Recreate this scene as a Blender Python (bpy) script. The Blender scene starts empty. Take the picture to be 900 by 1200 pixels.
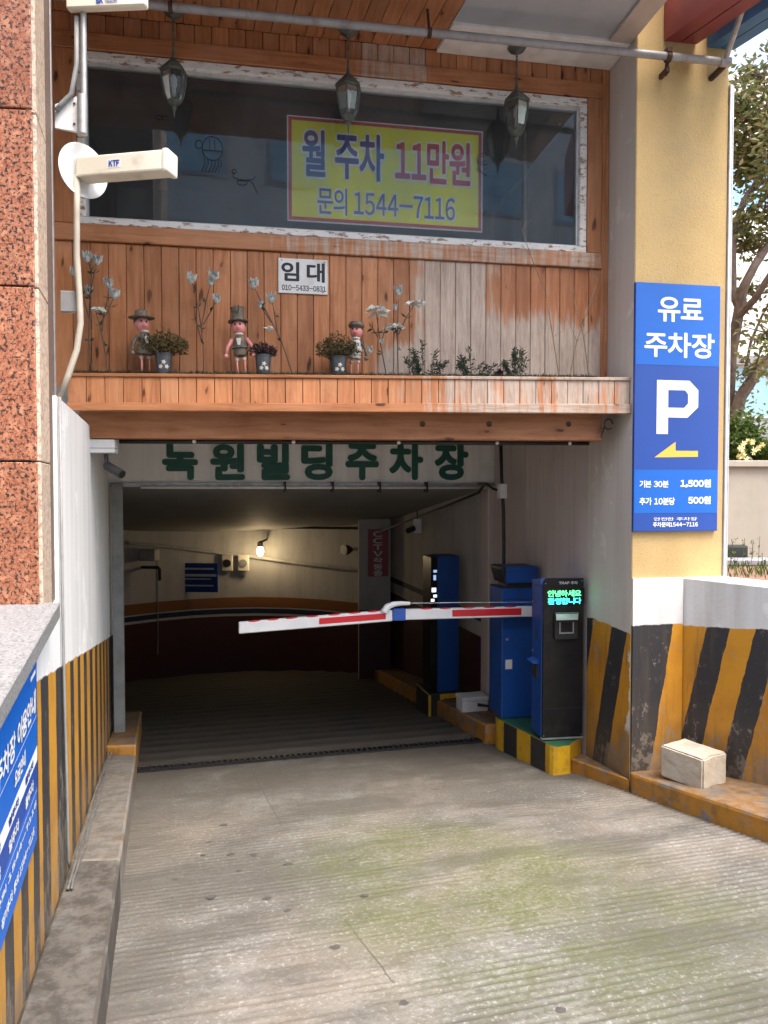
import bpy, bmesh, math, random
from mathutils import Vector, noise as mnoise
random.seed(7)
rnd = random.uniform
sc = bpy.context.scene
COL = sc.collection
R = math.radians

# ------------------------------------------------------------------ camera, sky, sun, exposure
F, CX, CY = 850.0, 450.0, 600.0          # photo pixels (900 x 1200)
PITCH = R(1.75)
EYE = Vector((0, 0, 1.45))
cam = bpy.data.cameras.new('camera')
cam.sensor_fit = 'VERTICAL'; cam.sensor_height = 24; cam.lens = F / 1200 * 24
cam.clip_start = 0.05; cam.clip_end = 3000
camo = bpy.data.objects.new('camera', cam); COL.objects.link(camo)
camo.location = EYE; camo.rotation_euler = (R(90) - PITCH, 0, 0)
sc.camera = camo

SUN_AZ, SUN_EL = R(138), R(64)           # azimuth from +Y towards +X
world = bpy.data.worlds.new('World'); sc.world = world; world.use_nodes = True
wn = world.node_tree
sky = wn.nodes.new('ShaderNodeTexSky'); sky.sky_type = 'NISHITA'; sky.sun_disc = False
sky.sun_elevation = SUN_EL; sky.sun_rotation = SUN_AZ; sky.dust_density = 4.0; sky.air_density = 1.3; sky.ozone_density = 0.6
bg = wn.nodes['Background']; bg.inputs['Strength'].default_value = 0.15
wn.links.new(sky.outputs[0], bg.inputs[0])
sl = bpy.data.lights.new('sun', 'SUN'); sl.energy = 0.95; sl.angle = R(20); sl.color = (1.0, 0.965, 0.92)
so = bpy.data.objects.new('sun', sl); COL.objects.link(so)
sd = Vector((math.sin(SUN_AZ) * math.cos(SUN_EL), math.cos(SUN_AZ) * math.cos(SUN_EL), math.sin(SUN_EL)))
so.rotation_euler = sd.to_track_quat('Z', 'Y').to_euler(); so.location = (0, -5, 20)
sc.view_settings.view_transform = 'Standard'; sc.view_settings.look = 'None'
sc.view_settings.gamma = 1; sc.view_settings.use_curve_mapping = False
sc.view_settings.exposure = 2.15
sc.cycles.max_bounces = 8; sc.cycles.diffuse_bounces = 4; sc.cycles.glossy_bounces = 3; sc.cycles.transmission_bounces = 4; sc.cycles.transparent_max_bounces = 8

# ------------------------------------------------------------------ geometry helpers
FWD = Vector((0, math.cos(PITCH), -math.sin(PITCH))); UPV = Vector((0, math.sin(PITCH), math.cos(PITCH)))
def ray(px, py): return FWD + Vector((1, 0, 0)) * ((px - CX) / F) - UPV * ((py - CY) / F)
RA, RK = R(14.5), 0.13                   # ramp heading and fall
def sval(x, y): return -x * math.sin(RA) + y * math.cos(RA)
def rampz(x, y): return -RK * sval(x, y)
def onramp(px, py, h=0.0):
    d = ray(px, py); n = Vector((-RK * math.sin(RA), RK * math.cos(RA), 1))
    return EYE + d * ((h - n.dot(EYE)) / n.dot(d))
class Frame:
    """vertical plane: x along the wall, y into the wall, z up"""
    def __init__(s, x, y, yaw):
        s.o = Vector((x, y)); s.yaw = R(yaw)
        s.u = Vector((math.cos(s.yaw), math.sin(s.yaw))); s.v = Vector((-s.u.y, s.u.x))
    def at(s, px, py, v=0.0):
        d = ray(px, py); e = Vector((EYE.x, EYE.y)) - s.o
        t = (v - s.v.dot(e)) / s.v.dot(Vector((d.x, d.y)))
        p = EYE + d * t
        return s.u.dot(Vector((p.x, p.y)) - s.o), p.z
    def w(s, u, v, z=0.0):
        p = s.o + s.u * u + s.v * v
        return Vector((p.x, p.y, z))
    def loc(s, p):
        q = Vector((p[0], p[1])) - s.o
        return s.u.dot(q), s.v.dot(q)

def tag(o, label=None, cat=None, group=None, kind=None):
    if label: o['label'] = label
    if cat: o['category'] = cat
    if group: o['group'] = group
    if kind: o['kind'] = kind
    return o
def link(name, data, parent=None, loc=(0, 0, 0), rotz=0.0):
    o = bpy.data.objects.new(name, data); COL.objects.link(o)
    o.location = loc; o.rotation_euler = (0, 0, rotz)
    if parent: o.parent = parent
    return o
def thing(name, label, cat, loc=(0, 0, 0), rotz=0.0, group=None):
    return tag(link(name, None, None, loc, rotz), label, cat, group)

class MB:
    def __init__(s): s.v = []; s.f = []; s.m = []; s.mi = 0
    def add(s, vs, fs):
        b = len(s.v); s.v += [tuple(p) for p in vs]
        for f in fs: s.f.append([b + i for i in f]); s.m.append(s.mi)
        return s
    def box(s, x0, x1, y0, y1, z0, z1):
        return s.hexa([(x0, y0, z0), (x1, y0, z0), (x1, y1, z0), (x0, y1, z0), (x0, y0, z1), (x1, y0, z1), (x1, y1, z1), (x0, y1, z1)])
    def hexa(s, p): return s.add(p, [(0, 3, 2, 1), (4, 5, 6, 7), (0, 1, 5, 4), (1, 2, 6, 5), (2, 3, 7, 6), (3, 0, 4, 7)])
    def quad(s, *p): return s.add(p, [tuple(range(len(p)))])
    def prism(s, poly, a, b, axis='z'):
        n = len(poly)
        def P(q, h): return {'z': (q[0], q[1], h), 'y': (q[0], h, q[1]), 'x': (h, q[0], q[1])}[axis]
        vs = [P(q, a) for q in poly] + [P(q, b) for q in poly]
        return s.add(vs, [tuple(range(n))[::-1], tuple(range(n, 2 * n))] + [(i, (i + 1) % n, n + (i + 1) % n, n + i) for i in range(n)])
    def tube(s, pts, r, n=8, cap=True):
        pts = [Vector(p) for p in pts]; k = len(pts)
        rs = r if isinstance(r, (list, tuple)) else [r] * k
        vs = []; ref = None
        for i, p in enumerate(pts):
            t = (pts[min(i + 1, k - 1)] - pts[max(i - 1, 0)]).normalized()
            if ref is None: ref = t.orthogonal().normalized()
            a = (ref - t * ref.dot(t))
            a = a.normalized() if a.length > 1e-6 else t.orthogonal().normalized()
            ref = a; b = t.cross(a)
            for j in range(n):
                q = 2 * math.pi * j / n
                vs.append(p + (a * math.cos(q) + b * math.sin(q)) * rs[i])
        fs = [(i * n + j, i * n + (j + 1) % n, (i + 1) * n + (j + 1) % n, (i + 1) * n + j) for i in range(k - 1) for j in range(n)]
        if cap: fs += [tuple(range(n))[::-1], tuple(range((k - 1) * n, k * n))]
        return s.add(vs, fs)
    def lathe(s, prof, n=16, c=(0, 0, 0), sx=1, sy=1):
        vs = [(c[0] + r * sx * math.cos(2 * math.pi * j / n), c[1] + r * sy * math.sin(2 * math.pi * j / n), c[2] + z) for r, z in prof for j in range(n)]
        k = len(prof)
        fs = [(i * n + j, i * n + (j + 1) % n, (i + 1) * n + (j + 1) % n, (i + 1) * n + j) for i in range(k - 1) for j in range(n)]
        fs += [tuple(range(n))[::-1], tuple(range((k - 1) * n, k * n))]
        return s.add(vs, fs)
    def ball(s, c, r, n=12, m=8):
        rr = r if isinstance(r, (tuple, list)) else (r, r, r)
        prof = [(max(1e-4, math.sin(math.pi * i / m)), -math.cos(math.pi * i / m)) for i in range(m + 1)]
        vs = [(c[0] + a * rr[0] * math.cos(2 * math.pi * j / n), c[1] + a * rr[1] * math.sin(2 * math.pi * j / n), c[2] + b * rr[2]) for a, b in prof for j in range(n)]
        return s.add(vs, [(i * n + j, i * n + (j + 1) % n, (i + 1) * n + (j + 1) % n, (i + 1) * n + j) for i in range(m) for j in range(n)])
    def leaf(s, c, d, w, l, up=None):
        d = Vector(d).normalized(); a = d.cross(up or Vector((rnd(-1, 1), rnd(-1, 1), rnd(-1, 1)))).normalized() * w * .5; c = Vector(c)
        k = d.cross(a).normalized() * l * .12
        return s.add([c, c + d * l * .45 + a + k, c + d * l, c + d * l * .45 - a + k], [(0, 1, 2), (0, 2, 3)])
    def mesh(s, name, mats, smooth=False, bevel=0, seg=1):
        me = bpy.data.meshes.new(name); me.from_pydata(s.v, [], s.f)
        for m in (mats if isinstance(mats, (list, tuple)) else [mats]): me.materials.append(m)
        if len(me.materials) > 1: me.polygons.foreach_set('material_index', s.m)
        if bevel:
            bm = bmesh.new(); bm.from_mesh(me)
            es = [e for e in bm.edges if len(e.link_faces) == 2 and e.calc_face_angle(0) > .5]
            bmesh.ops.bevel(bm, geom=es, offset=bevel, segments=seg, affect='EDGES', profile=.6)
            bm.to_mesh(me); bm.free()
        if smooth: me.polygons.foreach_set('use_smooth', [True] * len(me.polygons)); 
        if smooth == 'auto':
            try: me.set_sharp_from_angle(angle=R(40))
            except Exception: pass
        me.update(); return me
    def build(s, name, mats, parent=None, loc=(0, 0, 0), rotz=0.0, smooth=False, bevel=0, seg=1):
        return link(name, s.mesh(name, mats, smooth, bevel, seg), parent, loc, rotz)

# ------------------------------------------------------------------ lettering (Blender's built-in font)
_CH = {}
def char_glyph(c):
    """one character from the built-in CJK font (digits and latin as full-width forms, cropped to their own width)"""
    if c in _CH: return _CH[c]
    wide = chr(ord(c) + 0xFEE0) if 33 <= ord(c) <= 126 else c
    cu = bpy.data.curves.new('lettering', 'FONT'); cu.body = wide; cu.size = 1; cu.resolution_u = 4
    o = bpy.data.objects.new('lettering', cu); COL.objects.link(o)
    me = bpy.data.meshes.new_from_object(o.evaluated_get(bpy.context.evaluated_depsgraph_get()))
    vs = [v.co.copy() for v in me.vertices]; fs = [list(p.vertices) for p in me.polygons]
    bpy.data.objects.remove(o); bpy.data.curves.remove(cu); bpy.data.meshes.remove(me)
    _CH[c] = (vs, fs); return _CH[c]
RANGE = {}
def glyphs(body):
    V, Fc, x = [], [], 0.0; rg = RANGE[body] = []
    for c in body:
        if c == ' ': x += .32; continue
        vs, fs = char_glyph(c); n = len(V)
        x0 = min(v.x for v in vs); x1 = max(v.x for v in vs)
        if ord(c) < 127: dx = x - x0 + .045; adv = x1 - x0 + .09
        else: dx = x - x0 + .03; adv = max(x1 - x0 + .06, .62)
        V += [Vector((v.x + dx, v.y, 0)) for v in vs]; rg.append((len(Fc), len(Fc) + len(fs), n, n + len(vs))); Fc += [[i + n for i in f] for f in fs]; x += adv
    return V, Fc
BODIES = ['월 주차', '11만원', '문의 1544-7116', '임 대', '010-5433-0831', '유료', '주차장', '기본 30분', '1,500원', '추가 10분당', '500원',
          '주차문의1544-7116', '안녕하세요', '환영합니다', 'TRAP 주차', 'KTF', 'SK', 'Telecom', '녹원빌딩 주차장 이용안내',
          '기본요금', '추가요금', '일주차', '월주차', '정기주차 문의 1544-7116', 'C', 'T', 'V', '작', '동', '중', '안전한 주차장', '요금안내'] + list('녹원빌딩주차장')
GLYPH = {b: glyphs(b) for b in BODIES}
def text(name, body, mat, parent, quad, y, bold=0.0, lift=0.0):
    """quad: (u,z) corners BL, BR, TR, TL ; y: depth of the face ; bold in glyph units"""
    vs, fs = GLYPH[body]
    x0 = min(v.x for v in vs) - bold; x1 = max(v.x for v in vs) + bold; y0 = min(v.y for v in vs) - bold; y1 = max(v.y for v in vs) + bold
    BL, BR, TR, TL = [Vector(q) for q in quad]
    parts = RANGE[body] if len(body) <= 4 else [(0, len(fs), 0, len(vs))]
    mbs = [MB() for _ in parts]
    offs = [(0, 0)] + ([(math.cos(a * math.pi / 4) * bold, math.sin(a * math.pi / 4) * bold) for a in range(8)] if bold else [])
    for i, (ox, oy) in enumerate(offs):
        pts = []
        for v in vs:
            a = (v.x + ox - x0) / (x1 - x0); b = (v.y + oy - y0) / (y1 - y0)
            q = BL.lerp(BR, a).lerp(TL.lerp(TR, a), b)
            pts.append((q.x, y - .00012 * i - lift, q.y))
        for mb, (f0, f1, n0, n1) in zip(mbs, parts): mb.add(pts[n0:n1], [[k - n0 for k in f] for f in fs[f0:f1]])
    for mb in mbs: o = mb.build('letter' if len(mbs) > 1 and name == 'lettering' else name, mat, parent)
    return o
def rect(u0, u1, z0, z1): return [(u0, z0), (u1, z0), (u1, z1), (u0, z1)]

# ------------------------------------------------------------------ materials
class G:
    def __init__(s, name):
        s.mat = bpy.data.materials.new(name); s.mat.use_nodes = True; s.nt = s.mat.node_tree
        s.b = s.nt.nodes['Principled BSDF']
    def n(s, t, ins=None, **at):
        x = s.nt.nodes.new(t)
        for k, v in at.items(): setattr(x, k, v)
        for k, v in (ins or {}).items(): s.set(x.inputs[k], v)
        return x
    def set(s, sock, v):
        if isinstance(v, bpy.types.NodeSocket): s.nt.links.new(v, sock)
        elif isinstance(v, (tuple, list)) and sock.type == 'RGBA' and len(v) == 3: sock.default_value = (*v, 1)
        else: sock.default_value = v
    def obj(s): return s.n('ShaderNodeTexCoord').outputs['Object']
    def pos(s): return s.n('ShaderNodeNewGeometry').outputs['Position']
    def rand(s): return s.n('ShaderNodeObjectInfo').outputs['Random']
    def sep(s, v): return s.n('ShaderNodeSeparateXYZ', {0: v}).outputs
    def vec(s, x, y, z): return s.n('ShaderNodeCombineXYZ', {0: x, 1: y, 2: z}).outputs[0]
    def mul(s, v, k): return s.n('ShaderNodeVectorMath', {0: v, 1: k}, operation='MULTIPLY').outputs[0]
    def vadd(s, v, k): return s.n('ShaderNodeVectorMath', {0: v, 1: k}, operation='ADD').outputs[0]
    def noise(s, v, sc_=5, det=4, ro=.55, dist=0): return s.n('ShaderNodeTexNoise', {'Vector': v, 'Scale': sc_, 'Detail': det, 'Roughness': ro, 'Distortion': dist}).outputs[0]
    def vor(s, v, sc_=5, feature='F1', out=0): return s.n('ShaderNodeTexVoronoi', {'Vector': v, 'Scale': sc_}, feature=feature).outputs[out]
    def m(s, op, a, b=None, clamp=False):
        x = s.n('ShaderNodeMath', {0: a}, operation=op, use_clamp=clamp)
        if b is not None: s.set(x.inputs[1], b)
        return x.outputs[0]
    def ss(s, x, a, b): return s.n('ShaderNodeMapRange', {0: x, 1: a, 2: b}, interpolation_type='SMOOTHSTEP').outputs[0]
    def ramp(s, fac, stops, interp='LINEAR'):
        x = s.n('ShaderNodeValToRGB', {0: fac}); cr = x.color_ramp; cr.interpolation = interp
        while len(cr.elements) < len(stops): cr.elements.new(.5)
        for e, (p, c) in zip(cr.elements, stops):
            e.position = p; e.color = (*c, 1) if isinstance(c, (tuple, list)) else (c, c, c, 1)
        return x.outputs[0]
    def mix(s, f, a, b, blend='MIX'):
        x = s.n('ShaderNodeMix', data_type='RGBA', blend_type=blend, clamp_factor=True)
        s.set(x.inputs[0], f); s.set(x.inputs[6], a); s.set(x.inputs[7], b); return x.outputs[2]
    def bump(s, h, st=.3, d=.01): return s.n('ShaderNodeBump', {'Height': h, 'Strength': st, 'Distance': d}).outputs[0]
    def out(s, col, rough=.6, metal=0, normal=None, spec=None, **kw):
        s.set(s.b.inputs['Base Color'], col); s.set(s.b.inputs['Roughness'], rough); s.set(s.b.inputs['Metallic'], metal)
        if normal is not None: s.set(s.b.inputs['Normal'], normal)
        if spec is not None: s.set(s.b.inputs['Specular IOR Level'], spec)
        for k, v in kw.items(): s.set(s.b.inputs[k], v)
        return s.mat

def surf(name, c1, c2=None, scale=6, rough=.6, metal=0, bump=.15, fine=60, dirt=None, spec=None):
    g = G(name); o = g.obj(); c2 = c2 or tuple(x * .8 for x in c1)
    a = g.noise(o, scale, 5); col = g.mix(g.ss(a, .35, .68), c1, c2)
    if dirt: col = g.mix(g.m('MULTIPLY', g.ss(g.noise(g.vadd(o, (7, 3, 1)), scale * 2.3, 6, .65), .5, .75), .7), col, dirt)
    h = g.noise(o, fine, 3)
    rr = g.m('ADD', rough - .08, g.m('MULTIPLY', a, .16))
    return g.out(col, rr, metal, g.bump(h, bump, .004) if bump else None, spec)

YAWW = 9.6
CC = (1.63, 4.76)                                   # near corner of the yellow column
FC = Frame(CC[0], CC[1], YAWW)
FW = Frame(1.568, 5.126, YAWW)                      # timber wall
FP = Frame(1.615, 4.80, 7.5)                        # planter front
FB = Frame(1.60, 4.93, 7.5)                         # beam under it
FL = Frame(-2.26, 6.12, 16.8)                       # garage lintel
LW = Frame(-1.09, 2.134, math.degrees(math.atan2(1, -.308)))   # left wall (faces right)
_cb = FC.w(0, .66)
RW = Frame(_cb.x, _cb.y, math.degrees(math.atan2(-(7.119 - _cb.y), -(1.056 - _cb.x))))   # right garage wall (faces left), u towards camera
def upx(fr, px, py, v=0): return fr.at(px, py, v)[0]
def zpx(fr, px, py, v=0): return fr.at(px, py, v)[1]

def wood(name, axis='z', kind='none', tone=1.0):
    g = G(name); o = g.vadd(g.obj(), g.vec(g.m('MULTIPLY', g.rand(), 31.0), g.m('MULTIPLY', g.rand(), 17.0), g.m('MULTIPLY', g.rand(), 23.0)))
    st = {'z': (16, 16, 1.3), 'x': (1.3, 16, 16), 'y': (16, 1.3, 16)}[axis]
    gr = g.noise(g.mul(o, st), 2.2, 7, .62, .6)
    fine = g.noise(g.mul(o, tuple(a * 4 for a in st)), 3.0, 3, .6)
    big = g.noise(o, 1.7, 3)
    t = tone
    col = g.ramp(gr, [(.25, (.172 * t, .063 * t, .025 * t)), (.42, (.25 * t, .098 * t, .040 * t)), (.6, (.305 * t, .129 * t, .056 * t)), (.8, (.36 * t, .164 * t, .078 * t))])
    col = g.mix(g.m('MULTIPLY', g.ss(big, .45, .75), .45), col, (.335 * t, .175 * t, .098 * t))
    ks = {'z': (5, 5, 1.7), 'x': (1.7, 5, 5), 'y': (5, 1.7, 5)}[axis]
    kx = g.sep(g.vadd(g.mul(o, ks), g.mul(g.vec(gr, gr, gr), (.25, .25, .25))))
    k2 = g.vec(kx[0], kx[1], 0.0) if axis == 'y' else g.vec(kx[0], kx[2], 0.0)
    kv = g.n('ShaderNodeTexVoronoi', {'Vector': k2, 'Scale': 1.5}, voronoi_dimensions='2D')
    kd = kv.outputs[0]; ksz = g.m('MULTIPLY', g.sep(kv.outputs[1])[0], .065)
    kn = g.m('MULTIPLY', g.ss(g.m('SUBTRACT', kd, ksz), .055, .0), g.ss(g.sep(kv.outputs[1])[1], .25, .4))
    halo = g.ss(g.m('SUBTRACT', kd, ksz), .22, .02)
    col = g.mix(g.m('MULTIPLY', halo, .35), col, (.20 * t, .07 * t, .024 * t))
    col = g.mix(g.m('MULTIPLY', kn, .9), col, (.055, .02, .010))
    col = g.mix(g.m('MULTIPLY', g.ss(g.noise(g.vadd(o, (2, 9, 4)), 7, 6, .7), .52, .72), .4), col, (.17 * t, .065 * t, .028 * t))
    col = g.mix(1.0, col, g.ramp(g.rand(), [(0, .80), (1, 1.12)]), 'MULTIPLY')
    P = g.pos(); fr = FP if kind in ('planter', 'beam') else FW
    u = g.m('SUBTRACT', g.n('ShaderNodeVectorMath', {0: P, 1: (fr.u.x, fr.u.y, 0)}, operation='DOT_PRODUCT').outputs['Value'], fr.u.dot(fr.o))
    z = g.sep(P)[2]
    streak = g.noise(g.vec(g.m('MULTIPLY', u, 26.0), 0.0, g.m('MULTIPLY', z, 1.6)), 1.0, 5, .65)
    blot = g.noise(g.vec(g.m('MULTIPLY', u, 3.0), 2.0, g.m('MULTIPLY', z, 3.0)), 1.0, 4, .6)
    sn = g.m('SUBTRACT', g.m('ADD', g.m('MULTIPLY', streak, 1.5), g.m('MULTIPLY', blot, .7)), 1.1)
    W = None
    if kind == 'lower':
        A = g.ss(u, upx(FW, 455, 380), upx(FW, 520, 380))
        A2 = g.m('MULTIPLY', g.ss(u, upx(FW, 545, 340), upx(FW, 600, 340)), g.ss(z, zpx(FW, 600, 405), zpx(FW, 600, 345)))
        col = g.mix(g.m('MULTIPLY', g.m('MULTIPLY', A2, g.ss(streak, .35, .65)), .8), col, (.30, .095, .038))
        A3 = g.m('MULTIPLY', g.ss(u, upx(FW, 420, 400), upx(FW, 470, 400)), g.ss(z, zpx(FW, 450, 385), zpx(FW, 450, 420)))
        W = g.m('ADD', g.m('MAXIMUM', g.m('MULTIPLY', A, g.m('SUBTRACT', 1.0, g.m('MULTIPLY', A2, .92))), A3), g.m('MULTIPLY', sn, 1.25))
    elif kind == 'planter':
        W = g.m('ADD', g.m('MULTIPLY', g.ss(u, upx(FP, 440, 460), upx(FP, 560, 460)), .62), g.m('MULTIPLY', sn, 1.35))
    elif kind == 'beam':
        W = g.m('ADD', g.m('MULTIPLY', g.ss(u, upx(FP, 400, 500), upx(FP, 700, 500)), .25), g.m('MULTIPLY', sn, .5))
    elif kind == 'sill':
        W = g.m('ADD', g.m('MULTIPLY', g.ss(u, upx(FW, 230, 290), upx(FW, 420, 290)), .5), g.m('MULTIPLY', sn, 1.1))
    elif kind == 'top':
        lo = g.m('MULTIPLY', g.ss(u, upx(FW, 400, 80), upx(FW, 425, 80)), g.ss(u, upx(FW, 520, 80), upx(FW, 490, 80)))
        W = g.m('ADD', g.m('MULTIPLY', lo, .55), g.m('MULTIPLY', sn, .8))
    rough = .55
    if W is not None:
        W = g.ss(W, .30, .68)
        grey = g.ramp(g.m('ADD', g.m('MULTIPLY', gr, .6), g.m('MULTIPLY', fine, .4)), [(.3, (.27, .20, .16)), (.5, (.46, .37, .30)), (.72, (.62, .52, .43))])
        col = g.mix(g.m('MULTIPLY', W, .9), col, grey)
        rough = g.m('ADD', .5, g.m('MULTIPLY', W, .3))
    h = g.m('ADD', g.m('MULTIPLY', gr, .6), g.m('MULTIPLY', fine, .5))
    return g.out(col, rough, 0, g.bump(h, .35, .003), .35)

M = {}
M['wood'] = wood('stained_timber', 'z', 'none', 1.5); M['wood_low'] = wood('stained_timber_lower', 'z', 'lower', 1.6); M['wood_top'] = wood('stained_timber_top', 'z', 'top', 1.5)
M['wood_plant'] = wood('stained_timber_planter', 'z', 'planter', 1.9); M['wood_trim'] = wood('timber_trim', 'x', 'planter', 1.45)
M['wood_x'] = wood('timber_board', 'x', 'none', 1.5); M['wood_sill'] = wood('timber_sill', 'x', 'sill', 1.5); M['wood_x_top'] = wood('timber_board_top', 'x', 'top', 1.5); M['wood_beam'] = wood('timber_beam', 'x', 'beam', 1.35)
M['wood_soffit'] = wood('timber_soffit', 'y', 'none', 1.5)
M['backing'] = surf('dark_backing', (.07, .03, .016), None, 6, .8)

def chip_white():
    g = G('flaking_white_paint'); o = g.obj()
    f = g.noise(g.mul(o, (2.0, 6, 6)), 6, 6, .68)
    col = g.mix(g.ss(f, .54, .60), (.74, .71, .67), (.30, .18, .12))
    col = g.mix(g.m('MULTIPLY', g.ss(g.noise(o, 9, 4), .5, .8), .5), col, (.35, .31, .28))
    return g.out(col, .6, 0, g.bump(f, .6, .004))
M['chip'] = chip_white()
M['alu'] = surf('window_aluminium', (.62, .62, .60), (.5, .5, .5), 9, .35, .3, .05)
def glass():
    g = G('window_glass'); nt = g.nt
    o = g.obj(); fr = g.n('ShaderNodeFresnel', {'IOR': 1.5})
    gl = g.n('ShaderNodeBsdfGlossy', {'Color': (.9, .95, 1.0), 'Roughness': .015, 'Normal': g.bump(g.noise(o, 1.3, 2), .05, .02)})
    tr = g.n('ShaderNodeBsdfTransparent', {'Color': (.97, .985, .98)})
    mx = g.n('ShaderNodeMixShader', {0: g.m('MULTIPLY', fr.outputs[0], 1.0), 1: tr.outputs[0], 2: gl.outputs[0]})
    df = g.n('ShaderNodeBsdfDiffuse', {'Color': (.46, .46, .45, 1)})  # dusty grey veil that also paints reflection haze onto the pane
    m2 = g.n('ShaderNodeMixShader', {0: g.m('MULTIPLY', g.ss(g.noise(g.mul(o, (1, 1, .4)), 3, 5), .1, .9), .11), 1: mx.outputs[0], 2: df.outputs[0]})
    nt.links.new(m2.outputs[0], nt.nodes['Material Output'].inputs[0]); return g.mat
M['glass'] = glass()
def lampglass():
    g = G('lantern_glass'); fr = g.n('ShaderNodeFresnel', {'IOR': 1.5})
    gl = g.n('ShaderNodeBsdfGlossy', {'Color': (.8, .85, .85, 1), 'Roughness': .3}); tr = g.n('ShaderNodeBsdfTransparent', {'Color': (.62, .64, .62, 1)})
    mx = g.n('ShaderNodeMixShader', {0: g.m('ADD', fr.outputs[0], .05), 1: tr.outputs[0], 2: gl.outputs[0]})
    g.nt.links.new(mx.outputs[0], g.nt.nodes['Material Output'].inputs[0]); return g.mat
M['lampglass'] = lampglass()

def granite(name, c1, c2, c3, sc_=1.0, rough=.3):
    g = G(name); o = g.vadd(g.obj(), g.vec(g.m('MULTIPLY', g.rand(), 13.0), 0.0, g.m('MULTIPLY', g.rand(), 7.0))); d = g.noise(o, 30 * sc_, 3); v = g.vadd(o, g.vec(g.m('MULTIPLY', d, .02), g.m('MULTIPLY', d, .015), 0.0))
    cell = g.sep(g.vor(v, 85 * sc_, 'F1', 1))[0]
    big = g.noise(o, 45 * sc_, 4, .7)
    col = g.mix(g.ss(cell, .15, .85), c1, c2)
    col = g.mix(g.ss(g.noise(g.vadd(o, (4, 7, 2)), 16 * sc_, 3), .55, .66), col, tuple(min(1, a * 1.25) for a in c2))
    col = g.mix(g.ss(big, .51, .57), col, c3)
    col = g.mix(g.m('MULTIPLY', g.ss(g.noise(o, 1.6, 5), .4, .75), .3), col, tuple(a * .6 for a in c1))
    col = g.mix(1.0, col, g.ramp(g.rand(), [(0, .82), (1, 1.1)]), 'MULTIPLY')
    return g.out(col, rough, 0, g.bump(big, .05, .002), .5)
M['granite'] = granite('red_granite', (.33, .10, .045), (.43, .19, .105), (.022, .019, .018), 1.6)
M['granite_pale'] = granite('pale_granite', (.62, .48, .36), (.55, .42, .32), (.33, .24, .18), 1.1, .5)
M['granite_brown'] = granite('brown_stone_edge', (.20, .125, .095), (.17, .11, .085), (.12, .08, .06), 1.3, .7)
M['granite_grey'] = granite('grey_granite', (.25, .246, .243), (.20, .197, .194), (.13, .125, .125), 2.0, .6)
M['joint'] = surf('dark_joint', (.06, .05, .045), None, 8, .9)

def stucco():
    g = G('yellow_stucco'); o = g.obj(); x = g.sep(o)
    col = g.mix(g.ss(g.noise(o, 2.2, 5), .35, .7), (.55, .385, .175), (.49, .335, .148))
    col = g.mix(g.m('MULTIPLY', g.ss(g.noise(o, 42, 4, .7), .55, .7), .4), col, (.30, .19, .075))
    col = g.mix(g.m('MULTIPLY', g.ss(g.noise(g.vadd(o, (3, 3, 8)), 1.4, 6, .7), .52, .66), .5), col, (.44, .33, .185))
    top = g.ss(x[2], 2.6, 5.6)
    st = g.noise(g.mul(o, (14, 14, .7)), 1, 5, .6)
    col = g.mix(g.m('MULTIPLY', g.m('MULTIPLY', g.ss(st, .42, .7), top), .55), col, (.42, .31, .17))
    return g.out(col, .85, 0, g.bump(g.m('ADD', g.noise(o, 55, 4, .7), g.m('MULTIPLY', g.noise(o, 160, 2), .5)), .5, .006), .2)
M['stucco'] = stucco()
def oldpaint(name, c, dirt, stx=9, amt=.5, bump=.3):
    g = G(name); o = g.obj()
    st = g.noise(g.mul(o, (stx, stx, .6)), 1, 6, .62)
    bl = g.noise(o, 2.5, 5, .6)
    col = g.mix(g.m('MULTIPLY', g.ss(st, .42, .72), amt), c, dirt)
    col = g.mix(g.m('MULTIPLY', g.ss(bl, .5, .8), amt * .7), col, tuple(a * .75 for a in dirt))
    return g.out(col, .7, 0, g.bump(g.m('ADD', g.noise(o, 30, 5, .65), g.m('MULTIPLY', bl, 2.0)), bump, .006), .3)
M['beige'] = oldpaint('beige_paint', (.50, .43, .38), (.38, .315, .275), 10, .5)
M['beige_panel'] = oldpaint('beige_panel', (.52, .44, .40), (.40, .335, .305), 14, .6, .15)
M['offwhite'] = oldpaint('offwhite_paint', (.80, .77, .73), (.58, .54, .50), 8, .6)
M['white_wall'] = oldpaint('white_wall_paint', (.78, .77, .75), (.50, .50, .52), 7, .6)
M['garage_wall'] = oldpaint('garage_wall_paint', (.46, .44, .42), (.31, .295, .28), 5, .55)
M['ceil'] = oldpaint('garage_ceiling_paint', (.30, .295, .28), (.22, .215, .20), 2, .5)

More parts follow.
